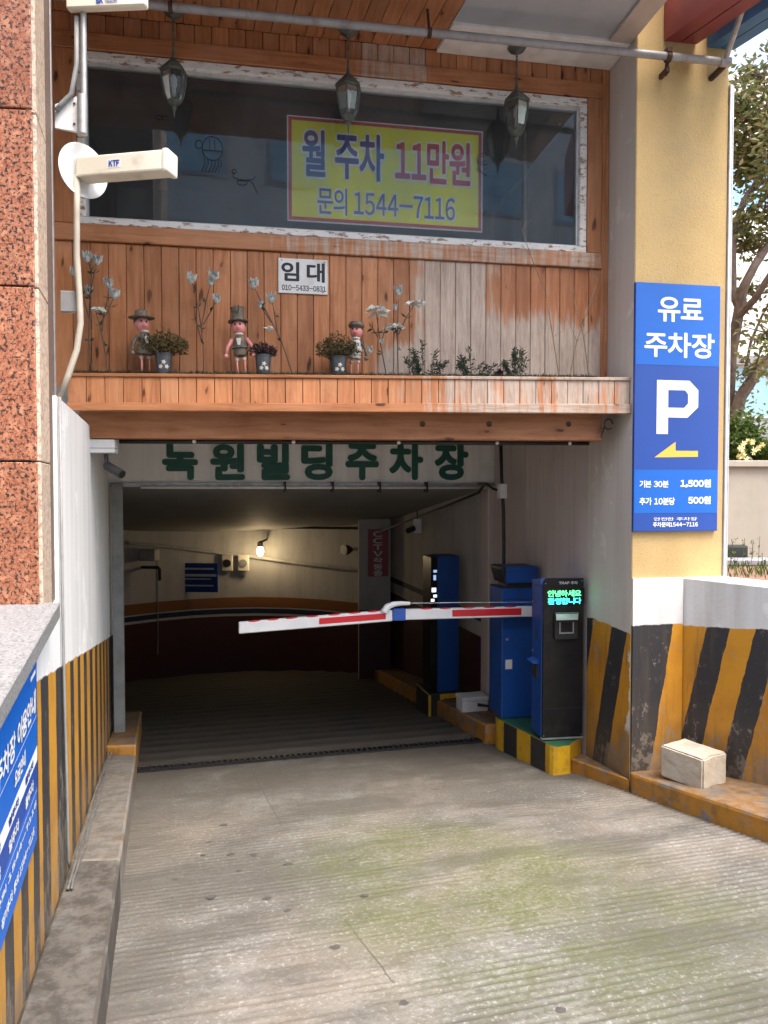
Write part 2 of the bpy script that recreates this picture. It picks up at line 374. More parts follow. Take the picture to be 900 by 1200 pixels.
def stripe(name, axis, stops, shear, zb, zs, upper, yellow=(.56, .255, .02), black=(.032, .031, .033), wear=.5, upper_dirt=None, chip=None):
    """stops: sorted list of coordinate values where colour flips (first colour yellow); q = coord + shear*z; above z = zb+zs*coord the wall is 'upper'"""
    g = G(name); o = g.obj(); x = g.sep(o); a = x[0] if axis == 'x' else x[1]
    wob = g.m('MULTIPLY', g.m('SUBTRACT', g.noise(o, 7, 5, .6), .5), .034)
    q = g.m('ADD', g.m('ADD', a, g.m('MULTIPLY', x[2], shear)), wob)
    lo, hi = min(stops) - .3, max(stops) + .3
    t = g.m('DIVIDE', g.m('SUBTRACT', q, lo), hi - lo)
    rs = [(0, 1.0)]; c = 1.0
    for sv in sorted(stops): c = 1 - c; rs.append(((sv - lo) / (hi - lo), c))
    k = g.ramp(t, rs, 'CONSTANT')
    yel = g.mix(g.ss(g.noise(o, 3, 5), .4, .7), yellow, (yellow[0] * .78, yellow[1] * .72, yellow[2] * .9))
    blk = g.mix(g.ss(g.noise(o, 14, 6, .7), .55, .75), black, (.10, .085, .07))
    col = g.mix(k, blk, yel)
    scr = g.m('ADD', g.m('MULTIPLY', g.noise(g.mul(o, (5, 5, 3)), 3, 9, .75), .7), g.m('MULTIPLY', g.noise(o, 1.6, 3), .3))
    zz = g.m('SUBTRACT', x[2], g.m('ADD', g.m('MULTIPLY', a, zs), zb))
    low = g.ss(zz, -.40, -1.05)
    col = g.mix(g.m('MULTIPLY', g.ss(g.m('ADD', scr, g.m('MULTIPLY', low, .10)), .575, .60), wear), col, g.mix(g.noise(o, 5, 3), (.42, .38, .32), (.20, .15, .10)))
    col = g.mix(g.m('MULTIPLY', g.ss(g.noise(g.mul(o, (14, 14, 1.1)), 1, 6, .7), .50, .72), .45), col, (.085, .065, .045))
    col = g.mix(g.m('MULTIPLY', g.m('MULTIPLY', low, g.noise(o, 6, 5, .7)), .9), col, (.12, .09, .06))
    if chip:                                                   # plaster knocked off along the arris
        cm = g.m('MULTIPLY', g.ss(g.m('SUBTRACT', a, g.m('MULTIPLY', g.m('SUBTRACT', g.noise(g.mul(o, (1, 1, 1)), 9, 5, .65), .42), .26)), .012, .0), g.m('MULTIPLY', g.ss(x[2], chip[0], chip[0] + .08), g.ss(x[2], chip[1], chip[1] - .06)))
        col = g.mix(cm, col, (.66, .61, .54))
    upc = upper
    st = g.noise(g.mul(o, (8, 8, .6)), 1, 6, .62)
    upc = g.mix(g.m('MULTIPLY', g.ss(st, .40, .75), .6), g.mix(g.ss(g.noise(g.vadd(o, (6, 6, 1)), 2.6, 7, .7), .58, .60), upper, tuple(min(.85, v * 1.16) for v in upper)), upper_dirt or tuple(v * .72 for v in upper))
    col = g.mix(g.ss(g.m('ADD', zz, g.m('MULTIPLY', wob, 1.2)), -.004, .004), col, upc)
    return g.out(col, .6, 0, g.bump(g.m('ADD', g.noise(o, 28, 5, .65), scr), .35, .006), .35)

def rampmat():
    g = G('ramp_concrete'); o = g.obj(); x = g.sep(o); w, s_ = x[0], x[1]
    n1 = g.noise(o, 1.3, 6, .6); n2 = g.noise(o, 9, 6, .7); n3 = g.noise(o, 55, 5, .75)
    col = g.ramp(n1, [(.3, (.105, .100, .090)), (.5, (.160, .153, .138)), (.7, (.245, .238, .222))])
    col = g.mix(g.m('MULTIPLY', g.ss(n2, .42, .70), .8), col, (.115, .102, .085))
    spk = g.ss(n3, .55, .64)
    col = g.mix(g.m('MULTIPLY', spk, .55), col, (.43, .42, .395))
    col = g.mix(g.m('MULTIPLY', g.ss(n3, .46, .37), .65), col, (.10, .09, .078))
    gro = g.n('ShaderNodeAttribute', attribute_name='groove').outputs['Fac']
    col = g.mix(g.m('MULTIPLY', gro, .92), col, (.062, .056, .045))
    # warm dust towards the middle-left
    a = g.m('MULTIPLY', g.ss(g.noise(g.vadd(o, (5, 2, 0)), .9, 4), .45, .65), .3)
    col = g.mix(a, col, (.28, .225, .165))
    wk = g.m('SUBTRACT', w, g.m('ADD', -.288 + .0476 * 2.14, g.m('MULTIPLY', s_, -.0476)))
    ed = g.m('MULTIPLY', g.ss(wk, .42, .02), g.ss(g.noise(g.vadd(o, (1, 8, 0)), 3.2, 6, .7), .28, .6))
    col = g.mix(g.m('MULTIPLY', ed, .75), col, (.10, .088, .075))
    wet = g.noise(g.mul(g.vadd(o, (2, 5, 0)), (.6, 1.6, 1)), 1.5, 5, .62)
    col = g.mix(g.m('MULTIPLY', g.ss(wet, .46, .62), .65), col, (.075, .068, .057))
    for (qa, qb) in (((296, 905), (330, 968)), ((404, 1078), (462, 1152))):
        A_, B_ = onramp(*qa), onramp(*qb); aw, as_ = A_.x * math.cos(RA) + A_.y * math.sin(RA), sval(A_.x, A_.y); bw, bs = B_.x * math.cos(RA) + B_.y * math.sin(RA), sval(B_.x, B_.y)
        t_ = g.m('DIVIDE', g.m('SUBTRACT', s_, as_), bs - as_)
        dd = g.m('ABSOLUTE', g.m('SUBTRACT', w, g.m('ADD', g.m('ADD', aw, g.m('MULTIPLY', t_, bw - aw)), g.m('MULTIPLY', g.m('SUBTRACT', n2, .5), .02))))
        on = g.m('MULTIPLY', g.ss(dd, .006, .002), g.m('MULTIPLY', g.ss(t_, -.03, .03), g.ss(t_, 1.03, .97)))
        col = g.mix(g.m('MULTIPLY', on, .7), col, (.06, .052, .045))
    # moss
    pm = [onramp(*q) for q in ((490, 1000), (590, 1045), (700, 1095))]
    msum = None
    for p, rr, k in ((pm[0], .75, .75), (pm[1], .95, .8), (pm[2], 1.0, .6)):
        ww = p.x * math.cos(RA) + p.y * math.sin(RA); ss_ = sval(p.x, p.y)
        dx = g.m('DIVIDE', g.m('SUBTRACT', w, ww), rr * 1.0); dy = g.m('DIVIDE', g.m('SUBTRACT', s_, ss_), rr * .75)
        d2 = g.m('ADD', g.m('MULTIPLY', dx, dx), g.m('MULTIPLY', dy, dy))
        v = g.m('MULTIPLY', g.ss(d2, 1.3, 0.0), k)
        msum = v if msum is None else g.m('MAXIMUM', msum, v)
    mo = g.m('MULTIPLY', msum, g.ss(g.m('ADD', g.m('MULTIPLY', g.noise(o, 2.2, 5, .65), .6), g.m('MULTIPLY', g.noise(o, 17, 5, .75), .4)), .30, .66))
    mo = g.m('MAXIMUM', mo, g.m('MULTIPLY', g.ss(g.noise(g.vadd(o, (3, 9, 0)), 1.1, 5, .7), .60, .78), g.m('MULTIPLY', g.ss(s_, 5.2, 4.2), .35)))
    mo = g.m('MULTIPLY', g.m('MULTIPLY', mo, 1.25), g.m('ADD', .55, g.m('MULTIPLY', g.ss(n3, .60, .40), .5)), True)
    col = g.mix(mo, col, (.088, .100, .028))
    # oil spots, then garage gloom and rib shadow painted into the inner floor
    sp = g.m('MULTIPLY', g.m('SUBTRACT', 1.0, g.ss(g.vor(g.mul(o, (1.0, 1.8, 1)), 2.2), .03, .055)), g.ss(g.noise(o, 1.7, 2), .52, .58))
    col = g.mix(g.m('MULTIPLY', sp, .7), col, (.07, .06, .055))
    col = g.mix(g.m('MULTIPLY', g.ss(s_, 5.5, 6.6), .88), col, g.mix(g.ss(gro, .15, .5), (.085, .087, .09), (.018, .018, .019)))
    col = g.mix(g.m('MULTIPLY', g.m('MULTIPLY', g.ss(s_, 3.4, 5.5), g.ss(g.noise(o, 2.3, 5, .65), .22, .58)), .8), col, (.088, .077, .062))  # dirt towards the grate, deepened to paint in the shade of the garage mouth
    h = g.m('ADD', g.m('MULTIPLY', n2, .8), g.m('MULTIPLY', n3, .5))
    return g.out(col, .82, 0, g.bump(h, .9, .012), .25)
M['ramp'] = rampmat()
M['oil'] = surf('oil_stain', (.055, .050, .045), (.08, .072, .063), 40, .7)
M['asphalt'] = surf('street_asphalt', (.07, .07, .07), (.05, .05, .05), 3, .9)
M['kerb'] = surf('kerb_concrete', (.30, .28, .255), (.21, .195, .18), 3.5, .8, 0, .5, 45, (.12, .105, .09))
def kerbpaint(name, c, under, amt):
    g = G(name); o = g.obj(); f = g.noise(o, 4.5, 8, .72); f2 = g.noise(o, 22, 5, .7)
    col = g.mix(g.ss(g.m('ADD', f, g.m('MULTIPLY', f2, .25)), amt - .06, amt + .06), c, under)
    col = g.mix(g.m('MULTIPLY', g.ss(g.noise(g.vadd(o, (4, 4, 4)), 7, 6, .7), .45, .7), .6), col, (.08, .06, .04))
    nz = g.sep(g.n('ShaderNodeNewGeometry').outputs['Normal'])[2]
    col = g.mix(g.m('MULTIPLY', g.ss(nz, .6, .95), .6), col, g.mix(g.ss(g.noise(g.vadd(o, (9, 1, 5)), 11, 8, .75), .40, .60), (.13, .122, .11), (.045, .041, .037)))
    return g.out(col, .75, 0, g.bump(g.m('ADD', f, f2), .5, .006), .3)
M['kerb_orange'] = kerbpaint('worn_orange_kerb', (.42, .19, .028), (.24, .20, .16), .66)
M['ledge'] = kerbpaint('dirty_ledge', (.25, .17, .09), (.26, .23, .19), .6)
M['kerb_left'] = kerbpaint('left_kerb_concrete', (.13, .122, .11), (.07, .06, .05), .55)
M['kerb_left_far'] = kerbpaint('left_kerb_painted', (.20, .125, .06), (.20, .18, .155), .52)
M['yellow'] = surf('yellow_paint', (.66, .38, .012), (.58, .31, .012), 5, .5, 0, .2, 40, (.28, .17, .04))
M['black'] = surf('black_paint', (.022, .022, .024), (.035, .033, .032), 8, .5, 0, .2)
M['green'] = surf('green_floor_paint', (.028, .12, .06), (.02, .085, .045), 6, .55, 0, .15)
M['blue_metal'] = surf('blue_powdercoat', (.010, .075, .31), (.009, .06, .26), 3, .4, 0, .05, 40, (.02, .05, .15))
M['black_gloss'] = surf('black_panel', (.011, .0115, .012), (.016, .016, .0165), 4, .32, 0, .02, 40, (.03, .028, .026), .25)
M['dark_plastic'] = surf('dark_plastic', (.02, .021, .022), None, 6, .45, 0, .05)
M['white_plastic'] = surf('white_plastic', (.70, .70, .70), (.62, .62, .61), 5, .4, 0, .03)
M['cream_plastic'] = surf('cream_plastic', (.72, .67, .56), (.64, .59, .48), 3, .5, 0, .05, 60, (.42, .36, .26))
M['galv'] = surf('galvanised_steel', (.42, .42, .42), (.30, .30, .30), 14, .45, .6, .1)
M['painted_pipe'] = surf('grey_painted_pipe', (.36, .36, .37), (.27, .265, .26), 7, .5, .1, .1, 60, (.18, .13, .09))
M['rust'] = surf('rusty_iron', (.10, .05, .03), (.05, .03, .022), 22, .85, .2, .5)
M['conduit'] = surf('plastic_conduit', (.40, .36, .29), (.34, .30, .245), 8, .55, 0, .1)
M['greyconduit'] = surf('grey_conduit', (.25, .25, .245), (.19, .19, .185), 8, .55, 0, .1)
M['cable_grey'] = surf('dusty_cable', (.13, .125, .115), (.09, .087, .08), 12, .7)
M['cable'] = surf('black_cable', (.014, .014, .014), None, 8, .5)
M['lamp_iron'] = surf('verdigris_iron', (.13, .145, .125), (.075, .082, .072), 18, .6, .3, .2)
M['redpaint'] = surf('red_painted_steel', (.24, .045, .048), (.19, .036, .04), 4, .45, 0, .08)
M['bluepaint'] = surf('blue_painted_steel', (.045, .17, .33), (.035, .13, .27), 4, .45, 0, .08)
M['darksteel'] = surf('dark_steel', (.02, .02, .022), None, 4, .5)
M['greypanel'] = oldpaint('blue_grey_panel', (.42, .44, .47), (.34, .35, .37), 5, .5, .1)
M['led_off'] = surf('led_window', (.006, .007, .007), None, 4, .2, 0, 0)
def flat(name, c, rough=.45): return surf(name, c, tuple(a * .93 for a in c), 3, rough, 0, .03)
M['sign_blue'] = flat('sign_blue', (.001, .115, .50)); M['sign_blue_dark'] = flat('sign_blue_dark', (.010, .060, .31)); M['sign_white'] = flat('sign_white', (.80, .82, .84))
M['sign_yellow'] = flat('sign_arrow_yellow', (.85, .48, .07)); M['ban_yellow'] = flat('banner_yellow', (.88, .80, .015)); M['ban_red'] = flat('banner_red', (.55, .02, .03))
M['ban_navy'] = flat('banner_navy', (.05, .04, .22)); M['ban_grey'] = flat('banner_slate', (.12, .15, .28)); M['ban_white'] = flat('banner_white', (.85, .84, .85))
M['let_green'] = flat('letter_green', (.012, .085, .06), .6); M['ink'] = flat('black_ink', (.02, .02, .022)); M['paper'] = surf('white_sign_board', (.72, .71, .69), (.64, .62, .60), 4, .5, 0, .03, 60, (.5, .46, .42))
M['cctv_red'] = flat('cctv_red', (.26, .012, .02)); M['arm_white'] = surf('arm_white', (.76, .77, .78), (.7, .71, .72), 5, .35, 0, .02); M['arm_red'] = flat('reflective_red', (.60, .022, .03), .35)
M['arm_blue'] = flat('arm_joint_blue', (.03, .10, .42), .4)
M['navy_line'] = flat('navy_wall_line', (.012, .02, .05), .6); M['orange_line'] = flat('orange_wall_line', (.22, .08, .02), .6); M['maroon'] = flat('maroon_wall', (.06, .016, .016), .6)
M['skin'] = surf('painted_pink', (.62, .25, .22), (.55, .2, .18), 12, .5, 0, .05); M['doll_grey'] = surf('doll_olive_metal', (.15, .12, .085), (.06, .055, .045), 26, .65, .2, .3, 60, (.22, .15, .09))
M['doll_white'] = surf('doll_white_paint', (.55, .52, .47), (.4, .37, .33), 25, .6); M['pot'] = surf('zinc_pot', (.085, .09, .095), (.055, .058, .06), 12, .55, .3, .15)
M['petal'] = surf('dry_white_petal', (.66, .64, .57), (.46, .45, .40), 30, .7); M['petal_grey'] = surf('dusty_blossom', (.44, .45, .42), (.27, .275, .255), 30, .75)
M['stem'] = surf('dry_stem', (.085, .06, .045), (.055, .04, .032), 20, .8); M['twig'] = surf('pale_dry_twig', (.30, .21, .14), (.2, .14, .09), 20, .8)
M['soil_turf'] = surf('dusty_turf', (.035, .045, .025), (.02, .025, .018), 30, .9)
def leafmat(name, c1, c2, c3=None):
    g = G(name); P = g.pos(); n = g.noise(P, 6, 3); col = g.mix(g.ss(n, .35, .65), c1, c2)
    if c3: col = g.mix(g.ss(g.noise(P, 16, 2), .52, .7), col, c3)
    g.out(col, .6, 0, None, .3)
    tl = g.n('ShaderNodeBsdfTranslucent'); g.set(tl.inputs[0], col)
    mx = g.n('ShaderNodeMixShader', {0: .3, 1: g.b.outputs[0], 2: tl.outputs[0]})
    g.nt.links.new(mx.outputs[0], g.nt.nodes['Material Output'].inputs[0]); return g.mat
M['leaf_tree'] = leafmat('tree_leaf', (.12, .145, .045), (.20, .19, .075), (.24, .14, .08)); M['leaf_green'] = leafmat('bush_leaf', (.06, .11, .025), (.10, .15, .03))
M['leaf_dark'] = leafmat('dusty_leaf', (.035, .06, .035), (.07, .095, .06)); M['leaf_olive'] = leafmat('olive_dry_leaf', (.12, .09, .035), (.07, .065, .03), (.20, .15, .07))
M['leaf_purple'] = leafmat('purple_leaf', (.06, .03, .035), (.035, .03, .03)); M['leaf_lime'] = leafmat('lime_leaf', (.16, .22, .03), (.22, .26, .05))
M['bark'] = surf('bark', (.12, .085, .065), (.07, .05, .04), 14, .9, 0, .8, 30)
M['flower'] = flat('yellow_flower', (.8, .70, .35))
M['blockcon'] = surf('cement_block', (.50, .43, .34), (.42, .36, .28), 6, .9, 0, .8, 70, (.33, .27, .20))
M['bg_white'] = surf('far_white_wall', (.80, .78, .74), (.74, .72, .69), 1.2, .7, 0, .05); M['bg_glass'] = surf('far_window', (.25, .42, .52), (.2, .36, .46), 1.5, .15, 0, 0); M['bg_grey'] = surf('far_grey', (.30, .30, .33), (.25, .25, .28), 2, .5, 0, .05)
M['planterwall'] = oldpaint('planter_wall_render', (.36, .33, .28), (.28, .255, .22), 4, .5, .15)
M['opp'] = surf('opposite_wall', (.50, .50, .50), (.42, .42, .42), .8, .7, 0, .05)
M['room'] = surf('dark_room', (.30, .30, .30), (.22, .22, .22), 1.5, .8, 0, .05); M['brickpave'] = surf('red_soil', (.22, .12, .08), (.17, .10, .06), 8, .9)
def emit(name, c, st):
    g = G(name); g.out(c, .4, **{'Emission Color': (*c, 1), 'Emission Strength': st}); return g.mat
M['led_green'] = emit('led_green', (.10, 1.0, .25), 1.0); M['led_cyan'] = emit('led_cyan', (.05, .75, .85), 1.0); M['bulb'] = emit('lit_bulb', (1.0, .78, .42), 6.0); M['led_white'] = emit('led_white', (.8, .9, 1.0), .45); M['led_blue'] = emit('led_dim_blue', (.25, .35, .6), .35)

# ================================================================== SETTING
# ---- ramp (object turned to its heading: local x across, y down the slope)
def build_ramp():
    ys = []; y = -.6
    while y < 6.1: ys.append(y); y += (.05 if y < 1.4 else .0075)
    while y < 15.5: ys.append(y); y += .045
    xs = [-4.2 + i * .1 for i in range(0, 83)]
    vs, gr = [], []
    for y in ys:
        for x in xs:
            z = -RK * y; g = 0
            if 1.2 < y < 5.75:
                ph = (y + .012 * mnoise.noise((x * 1.2, y * .3, 4)) + .05 * x * .1) / .043
                a = .5 + .5 * math.cos(2 * math.pi * ph)
                mk = mnoise.noise((x * .9 + 3, y * 2.6, 1.7)) * .8 + mnoise.noise((x * 3.4, y * 17, 7.7)) * .75 + mnoise.noise((x * 13, y * 25, 2.2)) * .35 + .2
                mk = max(0, min(1, mk * 2.3 - .12)) * min(1, max(0, (5.75 - y) / 1.4))
                g = (max(0, a - .35) / .65) ** 1.3 * mk; z -= .009 * g
            elif y >= 6.1:
                a = .5 + .5 * math.cos(2 * math.pi * (y + .03 * mnoise.noise((x, y, 0))) / .27)
                z += .018 * a; g = (1 - a) * .6
            z += .006 * mnoise.noise((x * .7, y * .7, 9))
            vs.append((x, y, z)); gr.append(g)
    n = len(xs)
    fs = [(j * n + i, j * n + i + 1, (j + 1) * n + i + 1, (j + 1) * n + i) for j in range(len(ys) - 1) for i in range(n - 1)]
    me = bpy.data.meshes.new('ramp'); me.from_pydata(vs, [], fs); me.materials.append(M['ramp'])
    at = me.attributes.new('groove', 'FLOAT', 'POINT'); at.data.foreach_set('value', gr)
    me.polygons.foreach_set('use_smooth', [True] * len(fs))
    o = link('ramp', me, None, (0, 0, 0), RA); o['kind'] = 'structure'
    for px, py, sz_ in ((262, 967, 1), (245, 987, .8), (270, 1001, 1), (297, 1002, 1), (247, 1051, 1.2), (238, 1002, .6), (280, 1020, .6), (338, 1013, 1), (313, 1053, 1), (337, 1067, .8), (427, 1050, .9), (393, 1110, 1), (657, 1183, .9), (510, 925, .8), (473, 1175, .8), (355, 955, .6), (205, 1030, .7)):
        P_ = onramp(px, py); w_, s2 = P_.x * math.cos(RA) + P_.y * math.sin(RA), sval(P_.x, P_.y); mb = MB(); pts = []
        for j in range(14):
            a = math.tau * j / 14; r_ = .018 * sz_ * (1 + .45 * mnoise.noise((px, py, j * .6))); x, y = w_ + 1.25 * r_ * math.cos(a), s2 + r_ * math.sin(a); pts.append((x, y, -RK * y + .006 * mnoise.noise((x * .7, y * .7, 9)) + .002))
        mb.quad(*pts); mb.build('oil_stain', M['oil'], o)
build_ramp()
# street behind the camera, sheets left and right of the cutting
sz = RK * .6
mb = MB(); ca, sa = math.cos(RA), math.sin(RA)
def rw(x, s_): return (x * ca - s_ * sa, x * sa + s_ * ca)
p = [rw(-400, -.6), rw(-400, -600), rw(400, -600), rw(400, -.6)]
mb.quad(*[(a, b, sz) for a, b in p]); tag(mb.build('street', M['asphalt']), kind='structure')
mb = MB(); q0 = LW.w(-4, .45); q1 = LW.w(20, .45)
mb.quad((q0.x, q0.y, sz + .004), (q1.x, q1.y, sz + .004), (-300, q1.y + 200, sz + .004), (-300, q0.y, sz + .004)); tag(mb.build('ground', M['asphalt']), kind='structure')
# right terrace
RWALL = Frame(1.983, 4.83, math.degrees(math.atan2(-.496, .34)))
ta = RWALL.w(0, .12); tb = RWALL.w(3.2, .12)
mb = MB(); mb.quad((ta.x - .1, ta.y + .1, .80), (tb.x, tb.y, .80), (300, tb.y, .80), (300, 500, .80), (ta.x - .3, 500, .80)); tag(mb.build('terrace', M['brickpave']), kind='structure')

# ---- left kerb: lower run, then a stepped-up run that carries the post
def strip_on_ramp(e0, e1, w0, w1, h0, h1, mat, name, nseg=1):
    """edge points e (ramp side) and w (wall side), heights above the ramp"""
    mb = MB()
    for i in range(nseg):
        a, b = i / nseg, (i + 1) / nseg
        E0 = Vector(e0).lerp(Vector(e1), a); E1 = Vector(e0).lerp(Vector(e1), b); W0 = Vector(w0).lerp(Vector(w1), a); W1 = Vector(w0).lerp(Vector(w1), b)
        ha, hb = h0 + (h1 - h0) * a, h0 + (h1 - h0) * b
        P = lambda q, h: (q.x, q.y, rampz(q.x, q.y) + h)
        mb.hexa([P(W0, -.1), P(E0, -.1), P(E1, -.1), P(W1, -.1), P(W0, ha), P(E0, ha), P(E1, hb), P(W1, hb)])
    return mb.build(name, mat, bevel=.012)
def kedge(y): return (-.815 - .310 * (y - 2.0), y)
def wedge(y): return (-1.09 - .308 * (y - 2.134), y)
tag(strip_on_ramp(kedge(-.2), kedge(3.3), wedge(-.2), wedge(3.3), .2, .2, M['kerb_left'], 'kerb'), kind='structure')
tag(strip_on_ramp(kedge(3.303), kedge(5.45), wedge(3.303), wedge(5.45), .2, .19, M['kerb_left_far'], 'kerb'), kind='structure')
tag(strip_on_ramp(kedge(5.453), kedge(7.2), wedge(5.453), wedge(7.2), .26, .22, M['kerb_orange'], 'kerb'), kind='structure')
# right interior kerb
tag(strip_on_ramp((.88, 6.22), (-.32, 11.3), (1.36, 6.26), (.05, 11.3), .17, .17, M['kerb_orange'], 'kerb'), kind='structure')
# foot of the column and flared right kerb
mb = MB()
k0 = (1.625, 4.70); k1 = (2.70, 2.20); P = lambda q, h: (q[0], q[1], rampz(*q) + h)
i0 = FC.w(-.002, .004); i1 = RWALL.w(-.02, .02); i2 = RWALL.w(3.3, .02)
prof = [(k0, .0)]
mb.add([P(k0, -.1), P(k1, -.1), P((i2.x, i2.y), -.1), P((i1.x, i1.y), -.1), P((i0.x, i0.y), -.1), P(k0, .13), P(k1, .13), P((i2.x, i2.y), .13), P((i1.x, i1.y), .13), P((i0.x, i0.y), .13)],
       [(0, 4, 3, 2, 1), (5, 6, 7, 8, 9), (0, 1, 6, 5), (1, 2, 7, 6), (2, 3, 8, 7), (3, 4, 9, 8), (4, 0, 5, 9)])
tag(mb.build('kerb', [M['kerb_orange']], bevel=.02, seg=2), kind='structure')
# small orange ledge between plinth and column
mb = MB()
e = [(1.37, 5.26), (1.618, 4.72), (1.60, 4.85), (1.50, 5.42)]
mb.add([P(q, -.1) for q in e] + [P(q, .10 if i in (0, 3) else .085) for i, q in enumerate(e)], [(0, 3, 2, 1), (4, 5, 6, 7), (0, 1, 5, 4), (1, 2, 6, 5), (2, 3, 7, 6), (3, 0, 4, 7)])
tag(mb.build('kerb', M['kerb_orange'], bevel=.008), kind='structure')

# ---- left wall: low part with coping near the camera, tall part behind the pillar
uC = LW.loc((-1.09 - .308 * (3.05 - 2.134), 3.05))[0]           # vertical joint in the photo at px ~75
ub, zb1 = LW.at(75, 779); ub2, zb2 = LW.at(131, 745)
zsl = (zb2 - zb1) / (ub2 - ub); zb0 = zb1 - zsl * ub
edges = [LW.at(px, 850)[0] for px in (43.5, 47.5, 57, 66, 76)]
far = [LW.at(px, 800)[0] for px in (82, 86.3, 91, 94.3, 98.2, 101.6, 105.4, 108.6, 111.6, 114.2, 116.6, 118.9, 120.9, 122.8, 124.5, 126.1, 127.5)]
near = [edges[0] - .115 * k for k in range(10, 0, -1)]
sts = near + edges + far
if len(near) % 2 == 1: sts = sts[1:]
LM = stripe('left_wall_stripes', 'x', sts[-31:], 0.0, zb0, zsl, (.74, .73, .71), wear=.45, yellow=(.52, .25, .025))
top_par = lambda u: .912 + .079 * u                                # coping underside (falls toward the camera)
lw = thing('retaining_wall', 'left side wall, white above with worn yellow and black vertical stripes below', 'wall', (LW.o.x, LW.o.y, 0), LW.yaw)
mb = MB(); mb.hexa([(-3.6, 0, -1), (uC, 0, -1), (uC, .4, -1), (-3.6, .4, -1), (-3.6, 0, top_par(-3.6)), (uC, 0, top_par(uC)), (uC, .4, top_par(uC)), (-3.6, .4, top_par(-3.6))])
mb.build('low_wall', LM, lw)
mb = MB(); mb.prism([(uC + .003, -1.3), (4.75, -1.7), (4.75, 1.98), (2.6, 1.98), (2.6, 1.845), (uC + .003, 1.845)], 0.0, .4, 'y'); mb.build('tall_wall', LM, lw)
cp = thing('coping_stone', 'pale grey granite coping slab on the low left wall below the pillar', 'coping', (LW.o.x, LW.o.y, 0), LW.yaw)
t0, t1 = -3.6, LW.loc((0, 2.80))[0] - .02
t1 = .62
mb = MB(); mb.hexa([(t0, -.045, top_par(t0) + .003), (t1, -.045, top_par(t1) + .003), (t1, .9, top_par(t1) + .003), (t0, .9, top_par(t0) + .003), (t0, -.045, top_par(t0) + .063), (t1, -.045, top_par(t1) + .063), (t1, .9, top_par(t1) + .063), (t0, .9, top_par(t0) + .063)])
mb.build('slab', M['granite_grey'], cp, bevel=.004)
mb = MB(); mb.hexa([(t0, -.02, top_par(t0) - .02), (t1, -.02, top_par(t1) - .02), (t1, -.002, top_par(t1) - .02), (t0, -.002, top_par(t0) - .02), (t0, -.02, top_par(t0) + .001), (t1, -.02, top_par(t1) + .001), (t1, -.002, top_par(t1) + .001), (t0, -.002, top_par(t0) + .001)])
mb.build('mortar_bed', M['joint'], cp)

# ---- granite pillar
PF = Frame(*wedge(2.70), 6.0)
pil = thing('granite_pillar', 'tall pillar clad in speckled red granite panels at the left edge', 'pillar', (PF.o.x, PF.o.y, 0), PF.yaw)
mb = MB(); mb.prism([(-1.5, .02), (-.036, .02), (-.125, .42), (-1.5, .42)], .80, 4.60, 'z'); mb.build('core', M['joint'], pil)
zj = [.86] + [zpx(PF, 20, y) for y in (540.5, 335, 127)] + [4.60]
for a, b in zip(zj[:-1], zj[1:]):
    for x0, x1 in ((-1.5, -.8), (-.797, -.026)):
        mb = MB(); mb.box(x0, x1, 0, .025, a + .0035, b - .0035); mb.build('panel', M['granite'], pil, bevel=.003)
ang = LW.yaw - PF.yaw
zj2 = [.86] + [zpx(PF, 50, y) for y in (541, 337, 132)] + [4.60]
for a, b in zip(zj2[:-1], zj2[1:]):
    mb = MB(); mb.box(.0, .235, -.006, .03, a + .002, b - .002); o = mb.build('edge_strip', M['granite_pale'], pil, bevel=.004); o.rotation_euler = (0, 0, ang); o.location = (-.02, .012, 0)
mb = MB(); mb.box(.24, .43, -.002, .03, .86, 4.6); o = mb.build('brown_edge', M['granite_brown'], pil); o.rotation_euler = (0, 0, ang); o.location = (-.02, .012, 0)
mb = MB(); mb.box(.425, .45, -.006, .006, 1.85, 4.6); o = mb.build('metal_trim', M['galv'], pil); o.rotation_euler = (0, 0, ang); o.location = (-.02, .012, 0)

# ---- garage shell
gw = thing('garage_back_wall', 'curved cream wall at the end of the dark garage with orange and navy lines', 'wall')
bp = []
for px, d in ((20, 8.6), (60, 9.6), (100, 10.5), (146, 11.15), (185, 11.5), (225, 11.78), (262, 11.94), (300, 12.0), (338, 11.94), (375, 11.75), (405, 11.5), (432, 11.2), (470, 10.7)):
    bp.append(Vector(((px - CX) / F * d, d, 0)))
def band(pts, z0, z1, off, mat, name, parent, th=.02):
    mb = MB(); n = len(pts); q = [p + Vector((0, -off, 0)) for p in pts]; r_ = [p + Vector((0, -off + th, 0)) for p in pts]
    vs = [(p.x, p.y, z) for z in (z0, z1) for p in q] + [(p.x, p.y, z) for z in (z0, z1) for p in r_]
    fs = [(i, i + 1, n + i + 1, n + i) for i in range(n - 1)] + [(3 * n + i, 3 * n + i + 1, 2 * n + i + 1, 2 * n + i) for i in range(n - 1)]
    fs += [(n + i, n + i + 1, 3 * n + i + 1, 3 * n + i) for i in range(n - 1)] + [(2 * n + i, 2 * n + i + 1, i + 1, i) for i in range(n - 1)]
    mb.add(vs, fs); return mb.build(name, mat, parent, smooth='auto')
band(bp, -2.2, 2.4, 0, M['garage_wall'], 'wall_face', gw, .3)
zl = lambda y, d=12.0: 1.45 - (y - 574) / F * d
band(bp, zl(712), zl(700), .003, M['orange_line'], 'orange_line', gw, .002)
band(bp, zl(719), zl(713.5), .003, M['navy_line'], 'navy_line', gw, .002)
band(bp, -1.9, zl(722), .003, M['maroon'], 'maroon_dado', gw, .002)
mb = MB(); mb.box(-5.6, -5.3, 5.2, 12.5, -2.2, 2.4); tag(mb.build('wall', M['garage_wall']), 'dark cream garage wall round the corner to the left', 'wall')
